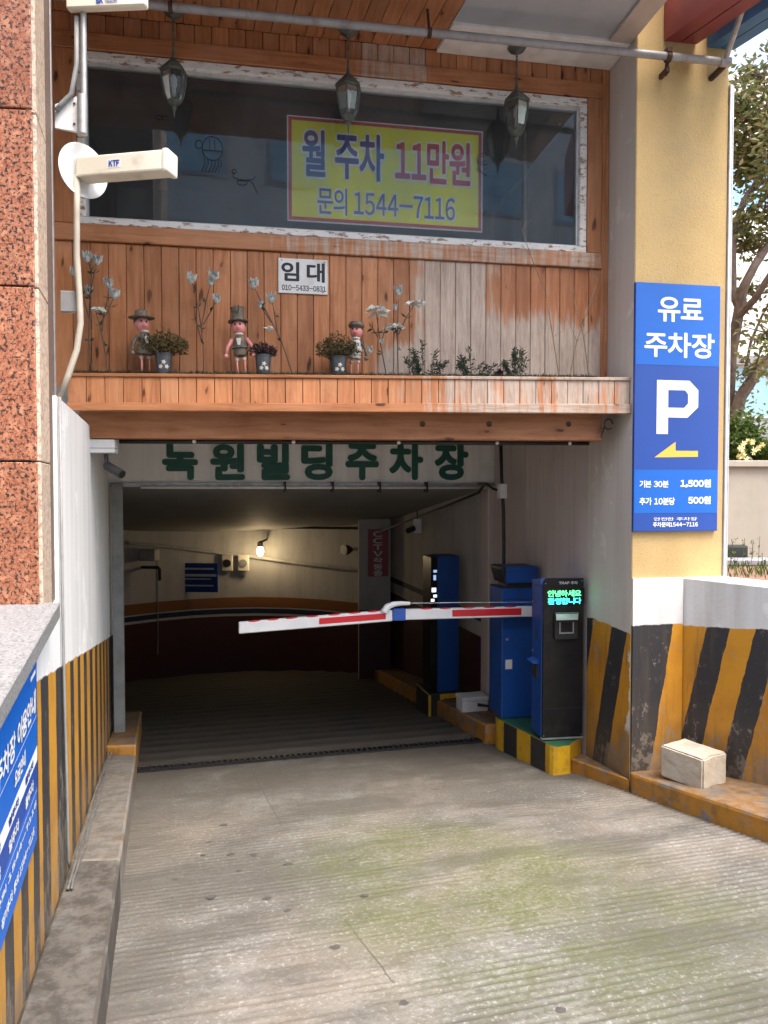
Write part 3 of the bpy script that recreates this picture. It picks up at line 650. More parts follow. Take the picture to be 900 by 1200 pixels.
mb = MB(); mb.hexa([(-5.4, 5.3, -2.2), (-2.55, 6.85, -2.2), (-2.6, 7.0, -2.2), (-5.4, 5.5, -2.2), (-5.4, 5.3, 2.4), (-2.55, 6.85, 2.4), (-2.6, 7.0, 2.4), (-5.4, 5.5, 2.4)]); tag(mb.build('wall', M['garage_wall']), 'garage wall returning behind the slim grey post', 'wall')
def slope_slab(poly, c0, th, mat, name):
    mb = MB(); n = len(poly)
    vs = [(x, y, c0 - RK * sval(x, y)) for x, y in poly] + [(x, y, max(c0 - RK * sval(x, y) + th, 2.0)) for x, y in poly]
    mb.add(vs, [tuple(range(n))[::-1], tuple(range(n, 2 * n))] + [(i, (i + 1) % n, n + (i + 1) % n, n + i) for i in range(n)])
    return mb.build(name, mat)
fl0, fl1 = FL.w(-.35, .0), FL.w(4.2, .0)
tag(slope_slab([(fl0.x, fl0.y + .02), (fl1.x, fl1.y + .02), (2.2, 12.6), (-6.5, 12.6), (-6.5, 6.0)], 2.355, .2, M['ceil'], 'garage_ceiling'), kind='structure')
# vestibule ceiling / floor of the room above
v0 = FW.w(-4.6, -.02); v1 = FW.w(.02, -.02)
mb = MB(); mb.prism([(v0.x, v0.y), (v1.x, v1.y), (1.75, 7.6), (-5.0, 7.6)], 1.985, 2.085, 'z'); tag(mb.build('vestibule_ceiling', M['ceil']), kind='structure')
# right garage wall with vertical panel seams, then plain wall
rwt = thing('garage_side_wall', 'beige panelled garage wall on the right behind the blue machines', 'wall', (RW.o.x, RW.o.y, 0), RW.yaw)
L1 = -math.hypot(7.119 - _cb.y, 1.056 - _cb.x)
mb = MB(); mb.box(-7.2, .04, .03, .3, -2.2, 1.985); mb.build('wall_face', M['garage_wall'], rwt)
seams = [L1 + .08, L1 + .42, L1 + .78, L1 + 1.02, -.45, .03]
for a, b in zip(seams[:-1], seams[1:]):
    mb = MB(); mb.box(a + .003, b - .003, -.0, .029, -1.2, 1.98); mb.build('panel', M['beige_panel'], rwt, bevel=.003)
mb = MB(); mb.box(-7.1, L1 - .2, .026, .0295, -2.0, zl(735, 8.0)); mb.build('maroon_dado', M['maroon'], rwt)
mb = MB(); mb.box(-7.1, L1 - .2, .026, .0295, zl(726, 7.6), zl(718, 7.6)); mb.build('navy_line', M['navy_line'], rwt)
mb = MB(); mb.box(L1 - .12, L1 + .06, -.06, .03, -1.2, 1.5); mb.build('post', M['beige_panel'], rwt, bevel=.01)

# ---- lintel with the building's name
ln = thing('garage_sign_board', 'off-white board over the garage mouth with dark green letters', 'sign', (FL.o.x, FL.o.y, 0), FL.yaw)
zlb = 1.505
uA = upx(FL, 150, 545); uB = upx(FL, 578, 545)
mb = MB(); mb.box(-.3, 3.75, 0, .15, zlb, 1.984); mb.build('board', M['offwhite'], ln)
lq = [zpx(FL, 200, 563), zpx(FL, 200, 523)]
ltr = '녹원빌딩주차장'
for ch, l_, r_ in zip(ltr, (191, 247, 302, 354, 406, 457, 510), (231, 286, 339, 389, 443, 495, 548)):
    text('letter', ch, M['let_green'], ln, [FL.at(l_ - 1, 563, -.012), FL.at(r_ + 1, 562.5, -.012), FL.at(r_ + 1, 519.5, -.012), FL.at(l_ - 1, 518.5, -.012)], -.012, .045)
mb = MB(); mb.box(-.3, 3.6, -.03, .0, zlb - .03, zlb + .008); mb.build('bottom_angle', M['galv'], ln)
mb = MB(); mb.tube([(uA + .1, -.06, zlb - .035), (uB, -.06, zlb - .035)], .012, 8); mb.build('rail', M['offwhite'], ln, smooth=True)
for px in (334, 390, 445, 500):
    u = upx(FL, px, 566, -.06); mb = MB(); mb.box(u - .008, u + .008, -.08, -.002, zlb - .075, zlb + .02); mb.build('hanger', M['darksteel'], ln)

# left post
pt = thing('steel_post', 'slim grey steel post at the left of the garage mouth', 'post', (FL.o.x, FL.o.y, 0), FL.yaw)
u0, u1 = upx(FL, 132.5, 700, -.02), upx(FL, 145.5, 700, -.02)
mb = MB(); mb.box(u0, u1, -.1, -.032, -.72, zlb); mb.build('shaft', M['greyconduit'], pt, bevel=.004)
mb = MB(); mb.box(u0 - .03, u1 + .03, -.13, -.0, -.74, -.64); mb.build('base_plate', M['greyconduit'], pt)

# ================================================================== YELLOW COLUMN
uR = upx(FC, 849, 480)
colm = thing('yellow_column', 'tall yellow rendered column carrying the blue parking sign', 'column', (CC[0], CC[1], 0), FC.yaw)
eb = [FC.at(742, 740)[0]]
# side stripes: coordinate = depth along local y
def colside(px, py):      # depth along the side face (x = 0 plane of FC)
    d = ray(px, py); b = FC.v; u_ = FC.u; t = (u_.dot(FC.o - Vector((EYE.x, EYE.y)))) / u_.dot(Vector((d.x, d.y)))
    p = EYE + d * t; return b.dot(Vector((p.x, p.y)) - FC.o), p.z
ys_, zs_ = zip(*[colside(px, 740) for px in (735, 716, 694)])
yb_, zbot_ = colside(712, 890); yt_, zt_ = colside(735, 740)
shear_s = (yt_ - yb_) / (zbot_ - zt_)
SM = stripe('column_side_stripes', 'y', [y + shear_s * z for y, z in zip(ys_, zs_)], shear_s, colside(715, 733)[1], 0, (.60, .53, .47), wear=.6, upper_dirt=(.48, .41, .36), chip=(colside(738, 865)[1], colside(738, 760)[1]))
zcol = 9.5
mb = MB()
mb.add([(0, 0, -.85), (uR, 0, -.85), (uR, .66, -.85), (0, .66, -.85), (0, 0, zcol), (uR, 0, zcol), (uR, .66, zcol), (0, .66, zcol)], [])
for i, fc in enumerate([((0, 1, 5, 4), 0), ((1, 2, 6, 5), 0), ((2, 3, 7, 6), 1), ((3, 0, 4, 7), 1), ((4, 5, 6, 7), 0)]):
    mb.f.append(list(fc[0])); mb.m.append(fc[1])
mb.build('shaft', [M['stucco'], SM], colm, bevel=.006)
mb = MB()
ustrip = upx(FC, 856, 400)
mb.box(uR + .001, uR + .02, -.012, .05, .7, 4.12); mb.box(uR + .026, ustrip, -.004, .045, .7, 4.12); mb.build('edge_trim', M['alu'], colm, bevel=.003)
# low wall: front return + flared run
zt = zpx(FC, 770, 677.5, -.02)
fe = sorted([FC.at(px, 735, -.02)[0] for px in (786,)])
up_, zp_ = FC.at(788, 732, -.02); dn_, zd_ = FC.at(763, 890, -.02)
sh = (up_ - dn_) / (zd_ - zp_)
zbf = zpx(FC, 770, 732.5, -.02)
FM = stripe('front_wall_stripes', 'x', [-1.2, up_ + sh * zp_], sh, zbf, .02, (.70, .69, .67), wear=.55, upper_dirt=(.50, .47, .43))
lowp = thing('striped_low_wall', 'white capped low wall with slanted black and yellow stripes below the column', 'wall', (CC[0], CC[1], 0), FC.yaw)
uq = FC.loc(RWALL.w(0, 0))[0]
mb = MB(); mb.box(.002, uq, -.02, -.001, -.75, zt); mb.build('front_face', FM, lowp)
rot = RWALL.yaw - FC.yaw; rl = FC.loc(RWALL.o)
pxs = [(799, 838), (822, 872), (852, 902), (883, 935)]
tops = [RWALL.at(px, 735)[0] for px in (828, 855.5, 884.5, 914, 948)]
a_, za_ = RWALL.at(855, 730); b_, zb_ = RWALL.at(822, 865)
sh2 = (a_ - b_) / (zb_ - za_)
zw1 = RWALL.at(801, 733); zw2 = RWALL.at(899, 738.5)
zs2 = (zw2[1] - zw1[1]) / (zw2[0] - zw1[0]); zb02 = zw1[1] - zs2 * zw1[0]
zr = RWALL.at(800, 735)[1]
WM = stripe('flared_wall_stripes', 'x', [t + sh2 * (zb02 + zs2 * t) for t in tops], sh2, zb02, zs2, (.66, .64, .61), wear=.5, upper_dirt=(.42, .39, .35))
mb = MB(); mb.hexa([(.0, 0, -.8), (3.2, 0, -.8), (3.2, .26, -.8), (0, .26, -.8), (0, 0, zt), (3.2, 0, zt), (3.2, .26, zt + .003), (0, .26, zt + .003)])
o = mb.build('flared_wall', WM, lowp, bevel=.008); o.location = (rl[0], rl[1], 0); o.rotation_euler = (0, 0, rot)

# ================================================================== TIMBER FRONT
bld = thing('timber_front', 'orange stained timber shop front with a long dark window above the garage', 'building', (FW.o.x, FW.o.y, 0), FW.yaw)
uL = upx(FW, 40, 200); uRt = 0.0
zsof = zpx(FW, 400, 47); zwt = zpx(FW, 400, 92.5); zwb = zpx(FW, 400, 277)
ztop_plank_b = zpx(FW, 300, 62); zhead_b = zpx(FW, 400, 87)
zsill_t = zpx(FW, 400, 279.5); zsill_b = zpx(FW, 400, 299); zbot = zpx(FW, 400, 441) - .12
uw0, uw1 = upx(FW, 92, 180), upx(FW, 686, 200)
upw = (upx(FW, 440, 370) - upx(FW, 240, 370)) / (200 / 19.3)
# backing with the window left open
mb = MB(); mb.box(uL, uw0 - .02, .03, .2, zbot, zsof); mb.box(uw1 + .02, uRt, .03, .2, zbot, zsof); mb.box(uw0 - .02, uw1 + .02, .03, .2, zbot, zsill_b); mb.box(uw0 - .02, uw1 + .02, .03, .2, zwt + .02, zsof)
mb.build('wall_backing', M['backing'], bld)
u = uL; 
mlow = None
while u < uRt - .01:
    w_ = min(upw, uRt - u)
    for (za, zb_, mat) in ((zbot, zsill_b - .004, M['wood_low']), (zhead_b + .10, zsof, M['wood_top'])):
        mb = MB(); mb.box(.0016, w_ - .0016, 0, .029, 0, zb_ - za)
        mb.build('plank', mat, bld, (u, rnd(-.002, .002), za), bevel=.003)
    u += upw
mb = MB(); mb.box(uL, uRt - .06, -.018, .028, zhead_b - .002, zhead_b + .098); mb.build('head_board', M['wood_x_top'], bld, bevel=.004)
mb = MB(); mb.box(uL, uRt - .06, -.022, .028, zsill_b, zsill_t - .006); mb.build('sill_board', M['wood_sill'], bld, bevel=.004)
ujr = upx(FW, 706, 200)
mb = MB(); mb.box(uw1 + .012, ujr - .01, -.014, .028, zsill_t - .003, zhead_b - .004); mb.build('jamb_board', M['wood'], bld, bevel=.004)
mb = MB(); mb.box(ujr - .006, uRt - .002, -.006, .028, zbot, zsof); mb.build('edge_board', M['wood'], bld, bevel=.004)
mb = MB(); mb.box(uL, uw0 - .012, -.014, .028, zsill_t - .003, zhead_b - .004); mb.build('jamb_board', M['wood'], bld, bevel=.004)
# window
win = MB(); t = .055
ft = zhead_b - .006; fb = zsill_t - .003
win.box(uw0 - .01, uw1 + .01, -.006, .10, ft - t, ft); win.box(uw0 - .01, uw1 + .01, -.006, .10, fb, fb + t * .8)
win.box(uw0 - .01, uw0 + .035, -.006, .10, fb + t * .8, ft - t); win.box(uw1 - t * .75, uw1 + .01, -.006, .10, fb + t * .8, ft - t)
wobj = win.build('window', M['chip'], bld, bevel=.005)
a0, a1, b0, b1 = uw0 + .036, uw1 - t * .76, fb + t * .8 + .001, ft - t - .001
mb = MB(); mb.box(a0, a1, .02, .06, b0, b0 + .012); mb.box(a0, a1, .02, .06, b1 - .02, b1); mb.box(a0, a0 + .014, .02, .06, b0 + .012, b1 - .02); mb.box(a1 - .014, a1, .02, .06, b0 + .012, b1 - .02)
mb.build('frame', M['alu'], wobj)
mb = MB(); mb.box(a0 + .012, a1 - .012, .038, .044, b0 + .01, b1 - .018); mb.build('pane', M['glass'], wobj)
um = upx(FW, 614, 220, .09)
mb = MB(); mb.box(um - .012, um + .012, .06, .09, b0, b1); mb.build('mullion', M['dark_plastic'], wobj)
# stick-on line drawings on the glass
def doodle(px, py, sc_, lines, label):
    mb = MB(); cu, cz = FW.at(px, py, .034)
    for ln_ in lines: mb.tube([(cu + x * sc_, .0345, cz + y * sc_) for x, y in ln_], .0022, 4)
    o = mb.build('window_sticker', M['ink'], None, (FW.o.x, FW.o.y, 0), FW.yaw); tag(o, label, 'sticker')
circ = lambda cx, cy, rx, ry, a0=0, a1=360, n=16: [(cx + rx * math.cos(R(a0 + (a1 - a0) * i / n)), cy + ry * math.sin(R(a0 + (a1 - a0) * i / n))) for i in range(n + 1)]
leg = lambda x, l: [(x, -.5), (x + .06, -.9), (x - .08, -.9 - l * .6), (x - .2, -1 - l)]
doodle(249, 178, .085, [circ(0, .25, .75, .9), [(-.75, .1), (.75, .1)], [(-.2, .1), (-.2, .95)], [(.2, .1), (.15, .9)], circ(-1, .5, .25, .3)] + [leg(x, .5) for x in (-.6, -.35, -.1, .15, .4, .6)], 'thin black line drawing of a round figure on the window, left')
doodle(285, 208, .07, [[(-.9, .4), (-.9, 0), (-.2, -.3), (.5, -.2), (.9, -.5), (1.3, -1.4)], circ(-.1, -.45, .45, .25), circ(-.8, .5, .18, .18), [(.3, -.2), (.9, -.1), (1.1, .2)]], 'thin black swirl drawing low on the window beside the round figure')
doodle(565, 190, .07, [circ(.1, .3, .6, .55, 40, 320), circ(0, .3, .35, .3, 60, 340), [(-.5, .2), (-.3, -.6), (.1, -1.1), (.5, -1.2)], circ(-.35, -.75, .16, .16)], 'thin black curl drawing at the right edge of the yellow banner')
doodle(190, 138, .05, [circ(-.4, 0, .4, .25), circ(.4, 0, .4, .25), [(0, -.4), (0, .4)]], 'small dark leaf sticker below the left lantern on the window')
# dark room behind the glass
rm = MB(); rm.quad((uL, 2.6, zbot), (uRt + .3, 2.6, zbot), (uRt + .3, 2.6, zsof + .2), (uL, 2.6, zsof + .2)); rm.quad((uL, .2, zbot + .2), (uL, 2.6, zbot + .2), (uL, 2.6, zsof + .2), (uL, .2, zsof + .2))
rm.quad((uRt + .02, .05, zbot), (uRt + .02, 2.6, zbot), (uRt + .02, 2.6, zsof + .2), (uRt + .02, .05, zsof + .2)); rm.quad((uL, .2, zsof - .02), (uRt, .2, zsof - .02), (uRt, 2.6, zsof - .02), (uL, 2.6, zsof - .02)); rm.quad((uL, .2, zbot + .05), (uRt, .2, zbot + .05), (uRt, 2.6, zbot + .05), (uL, 2.6, zbot + .05))
rm.build('room_lining', M['room'], bld)
# soffit: planks running out over the ramp, then a blue-grey panel on the right
SOFD = 1.35                                  # how far the soffit reaches out
sd_ = lambda px, py: (lambda d: EYE + d * ((zsof - EYE.z) / d.z))(ray(px, py))
pA = FW.loc(sd_(512, 56)); pB = FW.loc(sd_(547, -2))
slp = (pB[0] - pA[0]) / (pB[1] - pA[1])
sof = MB(); sof.box(uL - 1.2, FW.loc(FC.w(0, 0))[0] - .003, -SOFD, .25, zsof + .03, zsof + .2); sofo = sof.build('soffit', M['backing'], bld)
usplit0 = pA[0] + slp * (0 - pA[1])
spw = upw * 1.02
u = usplit0 - .004
def dirx(u0, y): return u0 + slp * y
k = 0
u = usplit0
while u > uL - 1.1:
    mb = MB(); x0, x1 = u - spw + .0025, u - .0025
    mb.hexa([(dirx(x0, -SOFD), -SOFD, zsof), (dirx(x1, -SOFD), -SOFD, zsof), (x1, -.002, zsof), (x0, -.002, zsof), (dirx(x0, -SOFD), -SOFD, zsof + .029), (dirx(x1, -SOFD), -SOFD, zsof + .029), (x1, -.002, zsof + .029), (x0, -.002, zsof + .029)])
    mb.build('plank', M['wood_soffit'], sofo, (0, 0, rnd(-.0015, .0015))); u -= spw
# panel
mb = MB(); x0 = usplit0 + .004
def para(mb, xa, xb, ya, yb, za, zb_):
    mb.hexa([(dirx(xa, ya), ya, za), (xb, ya, za), (xb, yb, za), (dirx(xa, yb), yb, za), (dirx(xa, ya), ya, zb_), (xb, ya, zb_), (xb, yb, zb_), (dirx(xa, yb), yb, zb_)])
para(mb, x0, FW.loc(FC.w(0, 0))[0] - .004, -SOFD, -.30, zsof + .004, zsof + .029); mb.build('panel', M['greypanel'], sofo)
mb = MB(); para(mb, x0, FW.loc(FC.w(0, 0))[0] - .004, -.297, -.003, zsof - .02, zsof + .028); mb.build('border_board', M['offwhite'], sofo, bevel=.004)
mb = MB(); mb.box(-.16, FW.loc(FC.w(0, 0))[0] - .003, -SOFD, -.30, zsof - .016, zsof + .003); mb.build('border_board', M['beige'], sofo, bevel=.004)
# upper storey and fascia (out of frame, shades the front)
mb = MB(); mb.box(uL - 4.5, FW.loc(FC.w(0, 0))[0] - .003, -SOFD + .0, 7.0, zsof + .201, zsof + 5.5); mb.build('upper_storey', M['offwhite'], bld)
mb = MB(); mb.box(uL - 4.5, uL - .001, -.4, 7.0, 2.42, zsof + .2); mb.build('side_block', M['offwhite'], bld)
mb = MB(); mb.box(.68, .72, .55, 7.0, .2, zsof + .2); mb.build('flank_wall', M['stucco'], bld)

# ---- planter box
pl = thing('planter_box', 'long timber planter box with weathered planks above the garage beam', 'planter', (FP.o.x, FP.o.y, 0), FP.yaw)
up0, up1 = upx(FP, 79, 460), upx(FP, 738, 462)
def zP(px, py): return zpx(FP, px, py)
zt0, zt1 = zP(85, 441.5), zP(735, 446.5); zb0_, zb1_ = zP(95, 472), zP(735, 473.5)
lp = lambda a, b, u: a + (b - a) * (u - up0) / (up1 - up0)
npk = 33; pw = (up1 - up0) / npk
back = lambda u: FP.loc(FW.w(FW.loc(FP.w(u, 0))[0], -.004))[1]
for i in range(npk):
    x0, x1 = up0 + i * pw + .002, up0 + (i + 1) * pw - .002
    mb = MB(); mb.hexa([(x0, 0, lp(zb0_, zb1_, x0)), (x1, 0, lp(zb0_, zb1_, x1)), (x1, .022, lp(zb0_, zb1_, x1)), (x0, .022, lp(zb0_, zb1_, x0)), (x0, 0, lp(zt0, zt1, x0)), (x1, 0, lp(zt0, zt1, x1)), (x1, .022, lp(zt0, zt1, x1)), (x0, .022, lp(zt0, zt1, x0))])
    mb.build('plank', M['wood_plant'], pl, (0, rnd(-.0015, .0015), 0), bevel=.002)
def rail(mb, y0, y1, zA0, zA1, zB0, zB1, e0=0, e1=0):
    a, b = up0 - e0, up1 + e1
    mb.hexa([(a, y0, zA0), (b, y0, zA1), (b, y1, zA1), (a, y1, zA0), (a, y0, zB0), (b, y0, zB1), (b, y1, zB1), (a, y1, zB0)])
mb = MB(); rail(mb, -.012, .06, zt0 + .001, zt1 + .001, zt0 + .022, zt1 + .022, 0, 0); mb.build('top_rail', M['wood_trim'], pl, bevel=.004)
mb = MB(); rail(mb, -.022, .03, zP(100, 481.5), zP(735, 485), zb0_ - .001, zb1_ - .001); mb.build('bottom_trim', M['wood_trim'], pl, bevel=.004)
mb = MB(); mb.hexa([(up0, .024, zb0_), (up1, .024, zb1_), (up1, back(up1), zb1_), (up0, back(up0), zb0_), (up0, .024, zt0 + .002), (up1 - .01, .024, zt1 + .002), (up1 - .01, back(up1), zt1 + .002), (up0, back(up0), zt0 + .002)]); mb.build('soil', M['soil_turf'], pl)
mb = MB()
for i in range(5200):
    u = rnd(up0 + .02, upx(FP, 700, 440)); v = rnd(.05, back(u) - .03) if random.random() < .4 else rnd(.02, .055)
    mb.leaf((u, v, lp(zt0, zt1, u) + .014), (rnd(-.9, .9), rnd(-.9, .6), 1), .006, rnd(.018, .044))
o = mb.build('turf', M['leaf_dark'], pl); o['kind'] = 'stuff'

# ---- beam below
bm_ = thing('timber_beam', 'heavy orange timber beam across the garage mouth under the planter', 'beam', (FB.o.x, FB.o.y, 0), FB.yaw)
ue1 = upx(FB, 706, 505); ue0 = upx(FB, 92, 500)
z00, z01 = zpx(FB, 100, 513.5), zpx(FB, 700, 516.5)
mb = MB(); mb.hexa([(ue0, 0, z00), (ue1, 0, z01), (ue1, .16, z01), (ue0, .16, z00), (ue0, 0, zb0_ - .03), (ue1, 0, zb1_ - .035), (ue1, .16, zb1_ - .035), (ue0, .16, zb0_ - .03)]); mb.build('beam_face', M['wood_beam'], bm_, bevel=.006)
mb = MB(); mb.hexa([(ue0, -.012, z00 + .018), (ue1 - .02, -.012, z01 + .018), (ue1 - .02, -.001, z01 + .018), (ue0, -.001, z00 + .018), (ue0, -.012, z00 + .045), (ue1 - .02, -.012, z01 + .045), (ue1 - .02, -.001, z01 + .045), (ue0, -.001, z00 + .045)])
for px in (495, 573, 666):
    mb2 = MB(); u = upx(FB, px, 497); mb2.lathe([(.001, .0), (.017, .0), (.019, .004), (.001, .0045)], 12); o = mb2.build('bolt_head', M['rust'], bm_, (u, -.001, zpx(FB, px, 497)), smooth='auto'); o.rotation_euler = (R(90), 0, 0)
ub_ = lambda px, v=.1: upx(FB, px, 519, v)
ck = thing('black_conduit', 'black conduit clipped under the timber beam with small white clips', 'conduit', (FB.o.x, FB.o.y, 0), FB.yaw)
mb = MB(); mb.tube([(ub_(140), .1, z00 - .012), (ub_(400), .1, (z00 + z01) / 2 - .012), (ub_(690), .1, z01 - .012)], .014, 8); mb.build('tube', M['cable'], ck, smooth=True)
for px in (228, 344, 467, 582, 667):
    u = ub_(px); mb = MB(); mb.ball((u, .088, lp(z00, z01, u) - .012), .013, 8, 6); mb.build('clip', M['white_plastic'], ck, smooth=True)

# ================================================================== SIGNS
def world_thing(fr, name, label, cat, group=None): return thing(name, label, cat, (fr.o.x, fr.o.y, 0), fr.yaw, group)
# yellow banner behind the glass
YB = .052
bn = world_thing(FW, 'window_banner', 'yellow parking banner with red border and blue and red lettering in the window', 'banner')
u0, u1 = upx(FW, 336.5, 200, YB), upx(FW, 565.5, 210, YB); z1 = zpx(FW, 337, 134.5, YB); z0 = zpx(FW, 337, 258.5, YB)
mb = MB(); mb.box(u0, u1, YB, YB + .003, z0, z1); mb.build('sheet', M['ban_white'], bn)
mb = MB(); mb.box(u0 + .008, u1 - .008, YB - .001, YB - .0002, z0 + .008, z1 - .008); mb.build('border', M['ban_red'], bn)
mb = MB(); mb.box(u0 + .03, u1 - .03, YB - .002, YB - .0012, z0 + .03, z1 - .03); mb.build('field', M['ban_yellow'], bn)
def fq(fr, v, l, r_, yt, yb):
    """axis-aligned box on the wall from pixel left/right and top/bottom given at left end"""
    a, zt_ = fr.at(l, yt, v); b, _ = fr.at(r_, yt, v); _, zb_ = fr.at(l, yb, v); return rect(a, b, zb_, zt_)
for body, m_, q, bl in (('월 주차', 'ban_navy', fq(FW, YB, 354, 450, 151, 207), .024), ('11만원', 'ban_red', fq(FW, YB, 463, 551, 161, 212.5), .024), ('문의 1544-7116', 'ban_grey', fq(FW, YB, 372, 533, 219, 251), .012)):
    text('outline', body, M['ban_white'], bn, [(q[0][0] - .012, q[0][1] - .012), (q[1][0] + .012, q[1][1] - .012), (q[2][0] + .012, q[2][1] + .012), (q[3][0] - .012, q[3][1] + .012)], YB - .0025, bl + .045)
    text('lettering', body, M[m_], bn, q, YB - .0048, bl)
# for-rent plate
rs = world_thing(FW, 'rent_plate', 'small white plate with black lettering and phone number on the timber wall', 'sign')
q = fq(FW, -.01, 326, 384, 302, 343)
mb = MB(); mb.box(q[0][0], q[1][0], -.012, -.003, q[0][1], q[2][1]); mb.build('plate', M['paper'], rs, bevel=.002)
w_, h_ = q[1][0] - q[0][0], q[2][1] - q[0][1]
sub = lambda q, a, b, c, d: rect(q[0][0] + (q[1][0] - q[0][0]) * a, q[0][0] + (q[1][0] - q[0][0]) * b, q[0][1] + (q[2][1] - q[0][1]) * c, q[0][1] + (q[2][1] - q[0][1]) * d)
text('lettering', '임 대', M['ink'], rs, sub(q, .06, .94, .34, .90), -.0125, .03); text('lettering', '010-5433-0831', M['ink'], rs, sub(q, .07, .96, .08, .24), -.0125, .02)
for a, b in ((.07, .94), (.93, .93), (.1, .1), (.9, .06)):
    mb = MB(); mb.ball((q[0][0] + w_ * a, -.0135, q[0][1] + h_ * b), (.004, .003, .004), 8, 6); mb.build('screw', M['rust'], rs)
# parking sign on the column
VS = -.028
ps = world_thing(FC, 'parking_sign', 'tall blue paid-parking sign with white P and yellow arrow on the yellow column', 'sign')
su0, su1 = upx(FC, 743.5, 480, VS), upx(FC, 842.5, 480, VS); ztp, zbt = zpx(FC, 790, 332.5, VS), zpx(FC, 790, 622.5, VS)
Z = lambda y: ztp + (zbt - ztp) * (y - 332.5) / 290.0
U = lambda x: su0 + (su1 - su0) * (x - 743.5) / 99.0
mb = MB(); mb.box(su0, su1, VS, VS + .024, zbt, ztp); mb.build('board', M['sign_blue_dark'], ps, bevel=.002)
mb = MB(); mb.box(su0 + .003, su1 - .003, VS - .0012, VS - .0004, Z(427.5), ztp - .003); mb.build('upper_field', M['sign_blue'], ps)
mb = MB(); mb.box(su0 + .003, su1 - .003, VS - .0012, VS - .0004, Z(601), Z(550)); mb.build('rate_field', M['sign_blue'], ps)
SW = M['sign_white']; VT = VS - .0018
text('lettering', '유료', SW, ps, rect(U(769), U(822), Z(377), Z(348)), VT, .022); text('lettering', '주차장', SW, ps, rect(U(754), U(836), Z(418.5), Z(389)), VT, .022)
mb = MB()
px0, px1, py0, py1 = 769, 817, 508, 445
def PX(x, y): return (U(x), Z(y))
st = 13.5
outer = [(769, 508), (769, 445), (806, 445), (817.5, 455), (817.5, 476), (804, 488), (782.5, 488), (782.5, 508)]
# P from blocks: stem, top bar, bottom bar, right bar with chamfers
for poly in ([(769, 508), (769, 445), (782.3, 445), (782.3, 508)], [(782.3, 456.5), (782.3, 445), (807, 445), (802, 456.5)], [(802, 456.5), (807, 445), (817.5, 456), (805.5, 461)],
             [(805.5, 461), (817.5, 456), (817.5, 476), (805.5, 472)], [(805.5, 472), (817.5, 476), (805, 488.5), (801, 477)], [(801, 477), (805, 488.5), (782.3, 488.5), (782.3, 477)]):
    mb.quad(*[(PX(*q_)[0], VT, PX(*q_)[1]) for q_ in poly])
mb.build('letter', SW, ps)
mb = MB(); mb.quad(*[(U(x), VT, Z(y)) for x, y in ((767, 535.5), (791.5, 517), (791.5, 527.5), (818, 527.5), (818, 534.5))]); mb.build('arrow', M['sign_yellow'], ps)
for b, x0, x1, y0, y1, k in (('기본 30분', 750, 784, 571, 562.5, .03), ('1,500원', 797.5, 834, 571, 561, .05), ('추가 10분당', 750, 791.5, 591.5, 582.5, .03), ('500원', 807, 834, 590.5, 581, .05), ('안전한 주차장', 767, 818, 610, 606, .01), ('주차문의1544-7116', 766, 819, 617.5, 611.5, .03)):
    text('lettering', b, SW, ps, rect(U(x0), U(x1), Z(y0), Z(y1)), VT, k)
# blue notice on the left wall
VN = -.012
ns = world_thing(LW, 'wall_notice', 'blue parking rules notice with white text on the low left wall', 'notice')
TR_, BR_ = LW.at(43, 767, VN), LW.at(43.5, 983, VN); TL_, BL_ = LW.at(0, 824, VN), LW.at(0, 1117, VN); TR_ = (TR_[0], top_par(TR_[0]) - .028); TL_ = (TL_[0], top_par(TL_[0]) - .028)
ext = lambda a, b, k: (a[0] + (b[0] - a[0]) * k, a[1] + (b[1] - a[1]) * k)
kx = 1.05 / max(.05, (TR_[0] - TL_[0])); TLx, BLx = ext(TR_, TL_, kx), ext(BR_, BL_, kx)
mb = MB(); mb.hexa([(BLx[0], VN, BLx[1]), (BR_[0], VN, BR_[1]), (BR_[0], VN + .01, BR_[1]), (BLx[0], VN + .01, BLx[1]), (TLx[0], VN, TLx[1]), (TR_[0], VN, TR_[1]), (TR_[0], VN + .01, TR_[1]), (TLx[0], VN + .01, TLx[1])]); mb.build('board', M['sign_blue'], ns)
def sq(a, b, c, d):   # fractions along (0 left,1 right) and up (0 bottom,1 top)
    def pt_(x, y):
        bq = Vector(BLx).lerp(Vector(BR_), x); tq = Vector(TLx).lerp(Vector(TR_), x); r_ = bq.lerp(tq, y); return (r_.x, r_.y)
    return [pt_(a, c), pt_(b, c), pt_(b, d), pt_(a, d)]
def bar(a, b, c, d, mat, y):
    mb = MB(); mb.quad(*[(q_[0], y, q_[1]) for q_ in sq(a, b, c, d)]); mb.build('printed_band', mat, ns)
text('lettering', '녹원빌딩 주차장 이용안내', SW, ns, sq(.06, .96, .70, .83), VN - .002, .028)
bar(.03, .99, .665, .669, SW, VN - .001); bar(.02, 1.0, .42, .50, SW, VN - .001); bar(.02, 1.0, .30, .41, M['sign_blue_dark'], VN - .001); bar(.03, .99, .265, .269, SW, VN - .001)
for i, b in enumerate(('기본요금', '추가요금', '일주차', '월주차')):
    text('lettering', b, M['sign_blue_dark'], ns, sq(.06 + i * .24, .2 + i * .24, .44, .48), VN - .002, .02); text('lettering', b, SW, ns, sq(.06 + i * .24, .2 + i * .24, .32, .38), VN - .002, .02)
text('lettering', '요금안내', SW, ns, sq(.62, .78, .55, .63), VN - .002, .03); text('lettering', '정기주차 문의 1544-7116', SW, ns, sq(.1, .97, .2, .235), VN - .002, .01); text('lettering', '정기주차 문의 1544-7116', SW, ns, sq(.45, .93, .08, .13), VN - .002, .02)
bar(.88, .97, .90, .925, SW, VN - .001)

